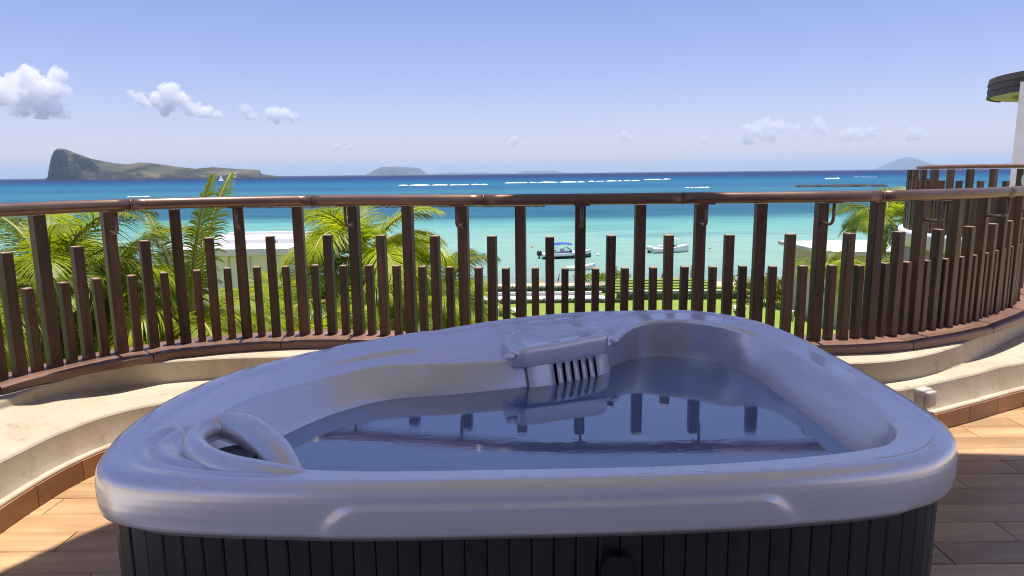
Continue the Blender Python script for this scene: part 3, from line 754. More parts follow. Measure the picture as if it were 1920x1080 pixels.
for kq, z in ((.07, .345), (.11, .32), (.18, .305), (.38, .295), (.44, .28), (.48, .20), (.52, .13), (.58, .10), (.8, .095), (.985, .09)):
    rings.append([V3(WC[i].lerp(CEN, kq), z) for i in range(NT)])
sh = MB().loft(rings[::-1], True, True, False, True).build('shell', M['acrylic'], tub)
fixn(sh.data)
# side slats
OP = Path([V3(p) for p in OC] + [V3(OC[0])])
b = MB(); b.loft([[V3(OC[i] - normals[i] * .06, z) for i in range(0, NT, 3)] for z in (0.0, .56)], True, False, False, True)
b.build('cabinet', M['black'], tub)
d = 0; nsl = int(OP.L / .0535); stp = OP.L / nsl
def slat_mesh():
    x, y = stp / 2 - .0016, .007
    R_ = lambda z: [(-x, y, z), (-x, -y + .003, z), (-x + .004, -y, z), (x - .004, -y, z), (x, -y + .003, z), (x, y, z)]
    return MB().loft([R_(.012), R_(.562)], True, True, True, False).mesh('side_slat')
SM_ = slat_mesh()
for k in range(nsl):
    dd = (k + .5) * stp; q = OP.off(min(max(dd, .031), OP.L - .031), -.040); t = OP.tan(min(max(dd, .031), OP.L - .031)); obj('side_slat', SM_, M['slat'], tub, (q.x, q.y, 0), math.atan2(t.y, t.x))
# black clip in the front panel
R_ = []
for y, sc in ((0, 1), (-.022, 1), (-.030, .86)):
    pr = []
    for px_, pz in [(-.043, -.2), (-.043, -.06), (-.038, -.03), (-.028, -.008), (-.018, .0), (-.008, .001), (0, -.006), (.008, .001), (.018, 0), (.028, -.008), (.038, -.03), (.043, -.06), (.043, -.2)]:
        pr.append((px_ * sc, y, pz * (sc if pz > -.1 else 1)))
    R_.append(pr)
MB().loft(R_, True, False, True, False).build('panel_clip', M['black'], tub, (.245, 1.512, .505))
# filter lid on the console
LZ = lambda p: lift(p.y * 1.03)
LP = [V3(p) for p in [(.03, 2.655), (.12, 2.69), (.19, 2.72), (.30, 2.79), (.40, 2.87), (.425, 2.98), (.40, 3.09), (.31, 3.16), (.20, 3.17), (.08, 3.10), (-.01, 2.98), (-.045, 2.84), (-.02, 2.71)]]
LP = [p * (1 - lift(p.y) / .72) for p in LP]
lc = sum(LP, Vector()) / len(LP)
def tilt(p): return .012 * max(0, min(1, ((p - lc).dot(Vector((-.5, .86, 0)))) / .3))
LPs = cr(LP, True, 12)
rl = []
for sc, z in ((.985, .646), (1.0, .650), (1.0, .703), (.99, .712), (.97, .718), (.93, .722), (.86, .724), (.70, .7235), (.66, .722), (.4, .7225), (.02, .723)):
    ring = []
    for p in LPs:
        q = lc + (p - lc) * sc; fr = max(0, -(q - lc).dot(Vector((-.5, .86, 0))) - .12)
        ring.append(V3(q, z - .019 - fr * .10 + LZ(q)))
    rl.append(ring)
lid = MB().loft(rl, True, True, True, True).build('filter_lid', M['acrylic'], tub); fixn(lid.data)
b = MB(); b.loft([[V3(lc + (p - lc) * .975, z) for p in LPs] for z in (.650, .664)], True, False, True, False)
b.build('lid_recess', M['black'], tub)
b = MB()
for p in ((.452, 2.925), (-.005, 2.615)):
    for q in range(1): pass
def clip(p, a):
    o = rbox('lid_clip', M['acrylic'], tub, (0, 0, 0), (.040, .030, .024), .008, (p[0], p[1], .674)); o.rotation_euler.z = a
clip((.445, 2.90), .6); clip((-.012, 2.655), .5)
# slotted grille under the lid
A_, B_ = V3((.045, 2.705)), V3((.405, 2.918)); tv = (B_ - A_).normalized(); nv = Vector((tv.y, -tv.x, 0)); LG = (B_ - A_).length
slots = [(.115 + k * .041, .115 + k * .041 + .015) for k in range(6)]
us = sorted(set([0, .012] + [v for s_ in slots for v in s_] + [LG - .012, LG] + [LG * f for f in (.1, .2, .9, .8)]))
zs_ = [.672, .664, .65, .636, .622, .60, .58, .56, .53, .51, .49, .47, .45, .42, .39, .36]
z_hi = [.622] * 6; z_lo = [.51, .49, .47, .47, .49, .53]
def gp(u, z, dpt=0):
    c = math.sin(math.pi * min(max(u / LG, 0), 1)); out = .010 + .024 * c ** .6 - .020 * sst(.655, .674, z) + max(0, .665 - z) * .26
    q = A_ + tv * u + nv * (out - dpt); return V3(q, z)
b = MB(); idx = {}
def vid(u, z):
    k_ = (round(u, 5), z)
    if k_ not in idx: idx[k_] = len(b.v); b.v.append(tuple(gp(u, z)))
    return idx[k_]
cu = LG / 2
for i in range(len(us) - 1):
    um = (us[i] + us[i + 1]) / 2
    for j in range(len(zs_) - 1):
        zm = (zs_[j] + zs_[j + 1]) / 2
        lo = .50 - .14 * math.sqrt(max(0, 1 - ((um - cu) / cu) ** 2))
        if zm < lo: continue
        hole = any(s_[0] - 1e-4 <= um <= s_[1] + 1e-4 and z_lo[k] < zm < z_hi[k] for k, s_ in enumerate(slots))
        if hole: continue
        b.f.append((vid(us[i], zs_[j]), vid(us[i + 1], zs_[j]), vid(us[i + 1], zs_[j + 1]), vid(us[i], zs_[j + 1]))); b.sm.append(True)
gr = b.build('filter_grille', M['acrylic'], tub); fixn(gr.data)
so = gr.modifiers.new('thick', 'SOLIDIFY'); so.thickness = .006; so.offset = 0
b = MB(); b.loft([[gp(LG * (.22 + .62 * k / 8), z, .016) for k in range(9)] for z in (.455, .50, .55, .58, .618)], False)
b.build('slot_backing', M['black'], tub)
# headrest loop
HP = [((-.43, 1.562), .640, .012), ((-.52, 1.575), .662, .028), ((-.62, 1.588), .672, .034), ((-.72, 1.62), .677, .035), ((-.80, 1.675), .680, .034), ((-.862, 1.75), .683, .033), ((-.88, 1.825), .684, .034),
      ((-.86, 1.885), .684, .038), ((-.81, 1.893), .678, .046), ((-.735, 1.85), .664, .052), ((-.65, 1.775), .630, .050), ((-.58, 1.695), .580, .040), ((-.535, 1.64), .52, .028), ((-.52, 1.62), .46, .014)]
hp = cr([V3(p, z) for p, z, r in HP], k=6); hr_ = [v.x for v in cr([Vector((r, 0, 0)) for p, z, r in HP], k=6)]
hd = MB().tube(hp, hr_, 18).build('headrest', M['acrylic'], tub); fixn(hd.data)
b = MB(); b.tube([(-.765, 1.755, .640), (-.765, 1.755, .655)], [.072, .068], 16); o = b.build('headrest_hole_shade', M['black'], tub)  # black disc put in the hole to paint its deep shade
# control panel on the rim behind
ov = [(.062 * math.cos(a * math.pi / 8), .03 * math.sin(a * math.pi / 8)) for a in range(16)]
cp = MB().loft([[(x * s_, y * s_, z) for x, y in ov] for s_, z in ((.86, 0), (.86, .003), (.80, .005))], True, False, True).build('control_panel', M['steel'], tub, (-.53, 2.90, .694), rad(38))
b = MB()
for x in (-.03, 0, .03): b.box((x, -.002, .006), (.016, .012, .003))
b.build('button', M['screen'], cp)
# jets under the water and one above the seat
def jet(p, n, r):
    q = Matrix.Translation(p) @ n.to_track_quat('Z', 'Y').to_matrix().to_4x4(); b = MB()
    ring = lambda rr, z: [q @ Vector((rr * math.cos(a * math.pi / 8), rr * math.sin(a * math.pi / 8), z)) for a in range(16)]
    b.loft([ring(r, 0), ring(r, .006), ring(r * .85, .009), ring(r * .75, .004), ring(r * .3, .004), ring(r * .25, .012), ring(r * .02, .012)], True)
    b.build('jet', M['steel'], tub)
q = WC[int(15.35 * K)].lerp(CEN, .012); jet(V3(q, .485), (CEN - q).normalized() + Vector((0, 0, .5)), .034)
wp = [WC[i] + (WC[i] - CEN).normalized() * .012 for i in range(0, NT, 2)]
b = MB(); b.loft([[V3(p, WZ) for p in wp]] + [[V3(p.lerp(CEN, k), WZ) for p in wp] for k in (.3, .6, .99)], True, False, True, True)
wt = b.build('tub_water', M['water']); fixn(wt.data); tag(wt, 'still clear water filling the hot tub and mirroring the handrail', 'water')
# ------------------------------------------------------------------ neighbouring bay with its own fence, and the building beyond
bay = empty('neighbour_fence', 'far dark slatted fence curving round the next terrace on the right', 'fence')
BC = Vector((8.28, 9.75, 0)); BR = 2.3
BZ = .50; SCB = .93 / .811
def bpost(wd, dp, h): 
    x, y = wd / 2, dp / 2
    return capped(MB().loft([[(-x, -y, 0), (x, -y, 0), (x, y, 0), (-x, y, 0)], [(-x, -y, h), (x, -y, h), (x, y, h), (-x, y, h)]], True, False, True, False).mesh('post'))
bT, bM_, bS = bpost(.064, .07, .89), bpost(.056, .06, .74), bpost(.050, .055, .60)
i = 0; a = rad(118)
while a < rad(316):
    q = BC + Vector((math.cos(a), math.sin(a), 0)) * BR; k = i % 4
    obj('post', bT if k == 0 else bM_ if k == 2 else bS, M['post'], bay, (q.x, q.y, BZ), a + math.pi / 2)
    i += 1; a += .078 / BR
b = MB(); n = 60
b.tube([BC + Vector((math.cos(rad(112 + 206 * k / n)), math.sin(rad(112 + 206 * k / n)), 0)) * (BR - .11) + V3((0, 0), 1.425) for k in range(n + 1)], .03, 12)
b.build('handrail', M['coping'], bay)
b = MB(); c0 = unz(1903, 342, 1.27)
b.tube([(4.92, 6.62, 1.285), (5.0, 6.6, 1.285), (6.2, 6.3, 1.29)], .055, 14); b.build('pipe_rail', M['white'], bay)
bw = empty('neighbour_terrace', 'pale rounded terrace base under the far slatted fence', 'terrace')
circ = lambda r, z: [(BC.x + r * math.cos(2 * math.pi * k / 64), BC.y + r * math.sin(2 * math.pi * k / 64), z) for k in range(64)]
MB().loft([circ(BR + .10, BZ - .24), circ(BR + .10, BZ - .06), circ(BR + .10, BZ - .005)], True, True, True).build('rim_band', M['white'], bw)
MB().loft([circ(BR + .02, -7.7), circ(BR + .02, BZ - .23)], True, False, True).build('base_wall', M['plaster'], bw)
bld = empty('hotel_building', 'white hotel wing at the right edge with a dark boarded curved roof edge', 'building')
RC = Vector((12.13, 13.7, 0)); RB = 2.35
zf0 = uny(1848, 171, 13.4).z; zf1 = uny(1848, 132, 13.4).z
hgt = (zf1 - zf0)
for row in range(3):
    z0 = zf0 + hgt * row / 3 + .004; z1 = zf0 + hgt * (row + 1) / 3
    n = 7; rs = random.Random(row + 20)
    for k in range(n):
        a0 = rad(120 + 170 * (k + .5 * (row % 2)) / n); a1 = a0 + rad(170 / n) - .003
        r_ = []
        for q in range(13):
            a = a0 + (a1 - a0) * q / 12; u = Vector((math.cos(a), math.sin(a), 0)); r = RB + .004 * rs.random()
            r_.append([RC + u * (r - .03) + V3((0, 0), z0), RC + u * (r + .018) + V3((0, 0), z0), RC + u * r + V3((0, 0), z1), RC + u * (r - .03) + V3((0, 0), z1)])
        b = MB(); b.loft(r_, True, True, True, False); b.build('fascia_board', M['fascia'], bld)
cc = lambda r, z: [(RC.x + r * math.cos(2 * math.pi * k / 72), RC.y + r * math.sin(2 * math.pi * k / 72), z) for k in range(72)]
MB().loft([cc(RB - .035, zf0 + .06), cc(RB - .035, zf1 - .01), cc(RB - .4, zf1 + .05)], True, False, True).build('roof', M['fascia'], bld)
MB().loft([cc(RB - .04, zf0 + .02), cc(RB - .42, zf0 + .02), cc(RB - .46, zf0 + .10), cc(.02, zf0 + .10)], True, False, True, False).build('soffit', M['plaster'], bld)
p0 = uny(1903, 250, 12.9)
b = MB(); b.prism([(p0.x, 12.9), (p0.x + 4, 12.9), (p0.x + 6.5, 17.5), (p0.x * 17.5 / 12.9 + .3, 17.5)], -7.7, zf0 + .11); b.build('wall', M['white'], bld)
# things left on the far terrace: parasol cloth and a plant
pt = empty('blue_lounger', 'bright blue lounger seen through the far slatted fence', 'sun lounger', (8.55, 10.9, BZ))
MB().box((0, 0, .52), (.9, .5, .08)).build('seat', M['blue_thing'], pt); MB().box((.35, 0, .72), (.12, .5, .42)).build('backrest', M['blue_thing'], pt)
b = MB()
for x in (-.38, .38):
    for y in (-.2, .2): b.box((x, y, .24), (.04, .04, .48))
b.build('frame', M['white'], pt)
# ------------------------------------------------------------------ palms
def frond_mesh(name, e0, droop, L, nl=46, ll=.42, wd=.026, twist=0, seed=0, vee=.5):
    """a curved stalk with drooping leaflets on both sides, grown along +X"""
    rnd = random.Random(seed); b = MB(); st = MB(); pts = []; p = Vector((0, 0, 0)); n = 26; ang = e0
    for i in range(n + 1):
        pts.append(p.copy()); u = i / n
        a = e0 - droop * u ** 1.6
        p = p + Vector((math.cos(a), .06 * twist * u, math.sin(a))) * (L / n)
    path = Path(pts)
    b.tube(pts[::2], [.016 * (1 - .85 * i / 13) + .002 for i in range(len(pts[::2]))], 5)
    nst = len(b.f)
    for i in range(nl):
        u = .14 + .86 * i / (nl - 1); q = path.at(u * path.L); t = path.tan(u * path.L)
        side = Vector((-t.y, t.x, 0)).normalized(); up = t.cross(side) * -1
        if up.z < 0: up = -up
        l = ll * (math.sin(math.pi * (u * .78 + .2)) ** .7) * rnd.uniform(.85, 1.1)
        for sg in (-1, 1):
            fw = .55 + .75 * u + rnd.uniform(-.12, .12)
            d = (side * sg + t * fw + up * (vee * rnd.uniform(.6, 1.2))).normalized()
            w_ = wd * rnd.uniform(.8, 1.15); prev = None; r0 = q.copy(); vs = []; dd = d.copy()
            for k in range(4):
                f = k / 3; ww = w_ * (.55, 1.0, .72, .04)[k]
                nrm = dd.cross(up).normalized() if dd.cross(up).length > .1 else side
                vs += [r0 - nrm * ww / 2, r0 + nrm * ww / 2]
                dd = (dd + Vector((0, 0, -.28 - .25 * rnd.random())) * (.6 + f)).normalized(); r0 = r0 + dd * l / 3
            b.add(vs, [(0, 1, 3, 2), (2, 3, 5, 4), (4, 5, 7, 6)], False)
    me = b.mesh(name); 
    return me, nst
def two(me, nst, a, c):
    me.materials.append(a); me.materials.append(c)
    mi = [1 if i < nst else 0 for i in range(len(me.polygons))]; me.polygons.foreach_set('material_index', mi); return me
FR = {}
for nm, e0, dr, sd_, ll in (('spear', rad(80), rad(22), 7, .17), ('up', rad(76), rad(30), 1, .3), ('high', rad(60), rad(80), 2, .36), ('mid', rad(42), rad(95), 3, .38), ('arch', rad(25), rad(95), 4, .38), ('low', rad(2), rad(70), 5, .38), ('hang', rad(-22), rad(52), 6, .38)):
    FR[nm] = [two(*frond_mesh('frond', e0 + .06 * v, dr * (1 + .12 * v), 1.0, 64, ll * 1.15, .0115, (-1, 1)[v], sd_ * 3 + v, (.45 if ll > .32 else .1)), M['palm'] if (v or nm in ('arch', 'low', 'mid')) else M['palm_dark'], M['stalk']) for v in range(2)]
KL = {'spear': 1.45, 'up': 1.1, 'high': .95, 'mid': 1.0, 'arch': 1.0, 'low': 1.0, 'hang': .95}
def palm(px, py, D, L, n, label, seed, kinds=('high', 'mid', 'mid', 'arch', 'arch', 'low', 'low', 'hang'), tr=.07, az0=0, ground_z=LAWN):
    rnd = random.Random(seed); c = uny(px, py, D)
    root = empty('palm_tree', label, 'palm tree', (c.x, c.y, ground_z), group='palms in front of the terrace')
    h = c.z - ground_z; pts = []; bx, by = rnd.uniform(-.5, .5), rnd.uniform(-.3, .3)
    for i in range(15):
        u = i / 14; pts.append((bx * (1 - u) ** 2, by * (1 - u) ** 2, h * u))
    b = MB(); b.tube(pts, [tr * (1.5 - .5 * i / 14) * (1 + .10 * (i % 2)) for i in range(15)], 9)
    b.build('trunk', M['trunk'], root)
    for k in range(n):
        kd = kinds[k % len(kinds)]; me = FR[kd][rnd.randint(0, 1)]
        a = az0 + k * 2.399 + rnd.uniform(-.3, .3)
        o = obj('frond', me, None, root, (.05 * math.cos(a), .05 * math.sin(a), h - .04 + (.08 if kd in ('up', 'high', 'spear') else 0)), a)
        s_ = L * rnd.uniform(.82, 1.15) * KL[kd]; o.scale = (s_, s_ * rnd.uniform(.85, 1.1), s_)
        o.rotation_euler.x = rnd.uniform(-.3, .3)
    return root
LOW = ('mid', 'arch', 'arch', 'low', 'low', 'hang')
palm(95, 520, 6.6, 1.3, 22, 'tall palm at the left edge with fronds reaching over the handrail', 1, ('high', 'high', 'mid', 'mid', 'arch', 'arch', 'low', 'low', 'hang'), az0=.4)
palm(205, 535, 7.4, 1.15, 22, 'dense yellow green palm right of the leftmost palm', 2)
pb = palm(352, 610, 7.2, 1.05, 22, 'palm with upright young fronds rising past the handrail', 3, ('arch', 'mid', 'low', 'hang', 'arch', 'low', 'hang'))
pb_h = uny(352, 610, 7.2).z - LAWN
for az, ry, L in ((1.2, .10, 1.78), (-.2, -.05, 1.66), (2.6, .12, 1.35)):
    o = obj('frond', FR['spear'][0], None, pb, (.04 * math.cos(az), .04 * math.sin(az), pb_h), az); o.scale = (L, L, L); o.rotation_euler.y = ry
palm(300, 600, 7.8, 1.0, 16, 'yellow palm between the dense palm and the upright frond palm', 23)
palm(440, 615, 8.5, 1.1, 26, 'low palm in front of the white stepped pavilion', 4, LOW)
palm(560, 640, 9.0, 1.2, 26, 'low palm right of the white stepped pavilion', 5, LOW)
palm(690, 480, 12.0, 1.75, 42, 'largest round crowned palm left of the middle, behind the fence', 6, ('high', 'mid', 'arch', 'arch', 'low', 'low', 'hang'))
palm(640, 570, 10.5, 1.4, 34, 'bushy palm under the left half of the round crowned palm', 7, LOW)
palm(765, 585, 11.0, 1.25, 32, 'small palm under the right half of the round crowned palm', 8, LOW)
palm(828, 545, 13.0, 1.3, 28, 'palm at the right end of the row, beside the lawn', 9)
palm(250, 680, 6.6, 1.05, 22, 'low palm hidden low behind the short posts on the left', 10, LOW)
palm(20, 640, 6.0, 1.1, 20, 'low palm at the left corner of the fence', 11)
palm(495, 565, 14, 1.6, 24, 'palm standing right beside the white pavilion steps', 12, LOW)
palm(720, 690, 9.5, 1.2, 20, 'low palm just behind the tub corner', 13, LOW)
palm(610, 720, 9.0, 1.2, 20, 'lowest palm behind the fence left of the tub corner', 14, LOW)
palm(395, 720, 8.0, 1.15, 20, 'low palm between the upright frond palm and the pavilion palm', 15, LOW)
palm(835, 650, 11.5, 1.1, 20, 'low palm at the edge of the lawn beside the tub rim', 16, LOW)
palm(130, 690, 6.2, 1.05, 20, 'low palm beneath the leftmost tall palm', 21, LOW)
palm(500, 720, 8.6, 1.15, 20, 'low palm under the pavilion, between two low palms', 22, LOW)
palm(1662, 412, 24, 1.9, 26, 'lone palm against the sea at the right before the far terrace', 17)
palm(1545, 505, 34, 1.7, 18, 'yellow palm left of the cream flat roof', 18)
palm(1630, 505, 32, 1.6, 18, 'yellow palm in front of the cream flat roof', 19)
palm(1750, 520, 16, 1.6, 16, 'palm whose leaves show under the far terrace', 20)
# ------------------------------------------------------------------ shrubs and hedges
def leaves(b, c, r, n, s, rnd, shell=.55):
    for k in range(n):
        d = Vector((rnd.gauss(0, 1), rnd.gauss(0, 1), rnd.gauss(0, 1))).normalized()
        p = Vector(c) + Vector((d.x * r[0], d.y * r[1], d.z * r[2])) * (shell + (1 - shell) * rnd.random()) * (1 + .25 * noise.noise(d * 2.2 + Vector(c)))
        u = Vector((rnd.gauss(0, 1), rnd.gauss(0, 1), rnd.gauss(0, 1))).normalized(); v = u.cross(d).normalized() if u.cross(d).length > .05 else Vector((1, 0, 0))
        a = s * rnd.uniform(.6, 1.3)
        b.add([p - u * a * .5, p + v * a * .28, p + u * a * .6, p - v * a * .28], [(0, 1, 2, 3)], False)
def shrub(px, py, D, w_, h, label, seed, mt='shrub', n=900, s=.22, nblob=5):
    rnd = random.Random(seed); c = uny(px, py, D); c.z = LAWN if D < 55 else gz(0, D)
    root = empty('shrub', label, 'shrub', c, group='shrubs along the garden')
    b = MB()
    for q in range(nblob):
        o = (rnd.uniform(-.5, .5) * w_, rnd.uniform(-.4, .4) * w_ * .6, h * rnd.uniform(.45, .72)); r = (w_ * rnd.uniform(.22, .36), w_ * .25, h * rnd.uniform(.25, .4))
        leaves(b, o, r, n // nblob, s, rnd)
    b.build('foliage', M[mt], root)
    b = MB()
    for q in range(5):
        a = rnd.uniform(0, 6.28); b.tube([(.05 * math.cos(a), .05 * math.sin(a), 0), (w_ * .14 * math.cos(a), w_ * .14 * math.sin(a), h * .3), (w_ * .3 * math.cos(a), w_ * .25 * math.sin(a), h * .62)], [.03, .022, .01], 5)
    b.build('stem', M['trunk'], root)
shrub(1402, 520, 46, 2.6, 2.0, 'yellow shrub left of the slanting tall posts on the right', 1)
shrub(1440, 520, 45, 2.6, 2.3, 'taller yellow shrub second from the left of the yellow row', 2)
shrub(1490, 520, 44, 2.6, 2.4, 'yellow shrub with an upright tuft in the middle of the row', 3)
shrub(1535, 520, 43, 2.6, 2.2, 'yellow shrub nearest to the cream flat roof', 4)
shrub(1585, 520, 42, 2.8, 2.4, 'yellow shrub under the yellow palms', 5)
shrub(1112, 530, 54, 2.4, 1.1, 'bright green bush above the dark hedge near the beach', 6, 'bush', 700, .20)
shrub(1142, 530, 56, 2.6, 1.0, 'green bush by the top of the grass steps', 7, 'bush', 700, .2)
shrub(893, 535, 50, 1.6, 1.1, 'small green bush at the left end of the long hedge', 8, 'bush', 400, .18)
for k, (px, D, w_, h) in enumerate(((560, 22, 4, 3.2), (700, 24, 4.5, 3.6), (820, 27, 4.0, 3.2), (420, 19, 4, 3.0), (260, 16, 4, 3.2), (120, 14, 4, 3.2), (860, 34, 3, 2.0), (-10, 13, 4, 3))):
    shrub(px, 560, D, w_, h, ('thick green bush under the round crowned palm', 'green bush behind the largest palm trunk', 'green bush near the lawn edge, under the row end palm', 'bush by the foot of the pavilion', 'bush low behind the left posts',
          'bush below the leftmost palms', 'low bush on the lawn edge beyond the palms', 'bush at the far left corner below the fence')[k], 30 + k, 'bush' if k % 2 else 'shrub', 1500, .26, 7)
def hedge(px0, px1, y, h, d, label, seed, yb=None):
    x0, x1 = uny(px0, 555, y).x, uny(px1, 555, y).x; rnd = random.Random(seed)
    root = empty('hedge', label, 'hedge', ((x0 + x1) / 2, y, LAWN), group='clipped hedges in the garden'); L = x1 - x0
    b = MB(); b.box((0, 0, h / 2 - .02), (L - .1, d - .1, h - .06)); b.build('hedge_body', M['hedge'], root)
    b = MB()
    for k in range(int(L * (h * 2 + d) * 60)):
        s_ = rnd.random() * (2 * h + d)
        x = rnd.uniform(-L / 2, L / 2)
        if s_ < h: p, n_ = (x, -d / 2, s_), Vector((0, -1, .3))
        elif s_ < h + d: p, n_ = (x, s_ - h - d / 2, h), Vector((0, 0, 1))
        else: p, n_ = (x, d / 2, s_ - h - d), Vector((0, 1, .3))
        p = Vector(p) + n_ * rnd.uniform(-.05, .03); u = (Vector((rnd.gauss(0, 1), rnd.gauss(0, 1), rnd.gauss(0, 1))) - n_ * .2).normalized(); v = u.cross(n_)
        a = rnd.uniform(.05, .11); b.add([p - u * a, p + v * a * .5, p + u * a, p - v * a * .5], [(0, 1, 2, 3)], False)
    lf = b.build('leaves', M['hedge'], root); lf['kind'] = 'stuff'
hedge(893, 1152, 50.9, .52, .9, 'long dark clipped hedge on the seaward side of the white terrace', 1)
hedge(893, 1166, 46.9, .28, .7, 'low dark hedge on the lawn side of the white terrace', 2)
hedge(1156, 1640, 47.9, .52, .9, 'dark clipped hedge in front of the grass steps on the right', 3)
hedge(1385, 1560, 52.2, .45, .8, 'further dark hedge below the yellow shrubs', 4)
# white paved strip with low white wall and loungers
x0, x1 = uny(905, 555, 48.8).x, uny(1130, 555, 48.8).x
pw = empty('garden_wall', 'low white wall running along the paved strip between the two left hedges', 'wall', ((x0 + x1) / 2, 49.7, LAWN))
MB().box((0, 0, .13), (x1 - x0, .3, .30)).build('wall_body', M['white'], pw); b = MB()
b.box((0, -.02, .30), (x1 - x0 + .1, .42, .06)); b.build('wall_cap', M['pave'], pw)
path = MB().add([(x0, 47.6, LAWN + .10), (x1 + .6, 47.6, LAWN + .10), (x1, 49.5, LAWN + .10), (x0, 49.5, LAWN + .10), (x0, 47.6, LAWN), (x1 + .6, 47.6, LAWN), (x1, 49.5, LAWN), (x0, 49.5, LAWN)], [(0, 1, 2, 3), (4, 5, 1, 0), (5, 6, 2, 1), (7, 4, 0, 3)]).build('paved_path', M['pave']); tag(path, 'pale paved strip on the garden lawn', kind='structure')
# stepped grass bank
gs = empty('grass_steps', 'bank of turf steps rising towards the beach right of the middle', 'steps')
xa, xb = uny(1152, 540, 52).x, uny(1345, 540, 52).x
for k in range(5):
    y = 50.6 + k * .85; z = LAWN + .08 + .075 * (k + 1)
    sh_ = .35 * k
    MB().box(((xa + xb) / 2, y + .42, z - .06), (xb - xa + .6 - sh_, .85, .12)).build('turf_step', M['grass'], gs)
    MB().box(((xa + xb) / 2, y + .0, z - .055), (xb - xa + .62 - sh_, .30, .09)).build('riser', M['hedge'], gs)
rw = empty('retaining_wall', 'low rust coloured wall with a pale cap at the foot of the turf steps', 'wall')
xc = uny(1180, 545, 50).x; MB().box(((xc + xb) / 2, 49.9, LAWN + .12), (xb - xc, .25, .24)).build('wall_body', M['brick'], rw)
MB().box(((xc + xb) / 2, 49.9, LAWN + .27), (xb - xc + .1, .34, .06)).build('wall_cap', M['pave'], rw)
wp2 = MB()
for k, (px, D) in enumerate(((1165, 48.6), (1390, 48.2), (1500, 47.0))):
    c = uny(px, 560, D)
def lounger(px, D, rz, label):
    c = uny(px, 560, D); r = empty('sun_lounger', label, 'sun lounger', (c.x, c.y, LAWN + .05), rz, 'white loungers on the lawn')
    MB().box((0, .25, .30), (.62, 1.3, .10)).build('seat', M['cushion'], r)
    MB().box((0, -.62, .48), (.62, .60, .09), M=Matrix.Rotation(-.6, 3, 'X')).build('backrest', M['cushion'], r)
    for x in (-.26, .26):
        for y in (-.5, .8): MB().box((x, y, .125), (.05, .05, .25)).build('leg', M['white'], r)
lounger(938, 43.2, .3, 'white lounger on the lawn at the left of the tub rim')
lounger(972, 42.6, .3, 'white lounger on the lawn next to the tall post')
lounger(1388, 42.5, -.2, 'white lounger on the lawn at the right, close to the tub rim')
lounger(1480, 41, -.4, 'white lounger on the lawn behind the close set posts')
lounger(1420, 46.2, .1, 'white lounger in front of the right hedge')
# thatched parasols and beach posts
def parasol(px, py, D, label):
    c = uny(px, py, D); z0 = gz(0, D); r = empty('thatched_parasol', label, 'parasol', (c.x, c.y, z0), 0, 'thatched parasols on the beach')
    top = c.z - z0; rnd = random.Random(int(px))
    b = MB(); b.tube([(0, 0, 0), (.03, 0, top + .1)], .06, 8); b.build('pole', M['trunk'], r)
    rr = []
    for q, (rd, z) in enumerate(((1.25, top - 1.35), (1.28, top - 1.25), (.95, top - .95), (.5, top - .5), (.16, top - .1), (.07, top + .05))):
        rr.append([(rd * (1 + .06 * rnd.uniform(-1, 1)) * math.cos(k * math.pi / 12), rd * math.sin(k * math.pi / 12), z + .05 * rnd.uniform(-1, 1)) for k in range(24)])
    b = MB(); b.loft(rr, True, False, True); b.build('thatch', M['thatch'], r)
    b = MB(); b.tube([(0, 0, top), (.05, 0, top + .25), (.16, .05, top + .72)], [.07, .05, .02], 6); b.build('finial', M['black'], r)
parasol(1046, 528, 57, 'thatched beach parasol with a bent tip left of the green bush')
parasol(1240, 524, 58, 'thatched beach parasol behind the grass steps')
for k, (px, D) in enumerate(((1155, 56.5), (1296, 57.5))):
    c = uny(px, 530, D); z0 = gz(0, D); MB
    b = MB(); b.tube([(0, 0, 0), (0, 0, 1.35)], .10, 8); b.tube([(0, 0, 1.35), (0, 0, 1.42)], [.10, .04], 8)
    o = b.build('beach_post', M['trunk'], None, (c.x, c.y, z0)); tag(o, ('short dark wooden post beside the green bushes', 'short dark post at the right top of the grass steps')[k], 'post', 'wooden posts on the beach')
# ------------------------------------------------------------------ pavilions
pv_ = empty('white_pavilion', 'white flat roofed pavilion with a stepped parapet behind the left palms', 'building')
D = 27
def X(px, D=D): return uny(px, 480, D).x
def Z(py, px=420, D=D): return uny(px, py, D).z
b = MB(); b.box(((X(352) + X(556)) / 2, D + 4.2, Z(451.5) - .19), (X(556) - X(352), .3, .38)); b.build('upper_parapet', M['white'], pv_)
for k, (ya, yb, dy) in enumerate(((465, 476, 1.2), (477.5, 481, .6))):
    MB().box(((X(330) + X(549)) / 2, D + 2 - dy, (Z(ya) + Z(yb)) / 2), (X(549) - X(330), 2.6, Z(ya) - Z(yb))).build('roof_tier', M['white'], pv_)
MB().box(((X(330) + X(552)) / 2, D + 3.0, Z(463) - .02), (X(552) - X(330), 2.6, .30)).build('roof_deck', M['white'], pv_)
zt = Z(482) - .03
MB().box(((X(288) + X(535)) / 2, D + 3.2, (zt + LAWN) / 2), (X(535) - X(288), 5.5, zt - LAWN)).build('wall', M['white'], pv_)
sl = MB().prism([(X(288), 0), (X(288), 0)], 0, 1) if False else MB()
a0, a1 = (X(288), Z(478.5, 290)), (X(330), Z(462, 330))
sl.add([(a0[0], D + .3, a0[1] - .45), (a1[0], D + .3, a1[1] - .75), (a1[0], D + .3, a1[1]), (a0[0], D + .3, a0[1]), (a0[0], D + 6, a0[1] - .45), (a1[0], D + 6, a1[1] - .75), (a1[0], D + 6, a1[1]), (a0[0], D + 6, a0[1])],
       [(0, 1, 2, 3), (7, 6, 5, 4), (3, 2, 6, 7), (0, 3, 7, 4), (1, 5, 6, 2), (0, 4, 5, 1)]); sl.build('sloping_eave', M['white'], pv_)
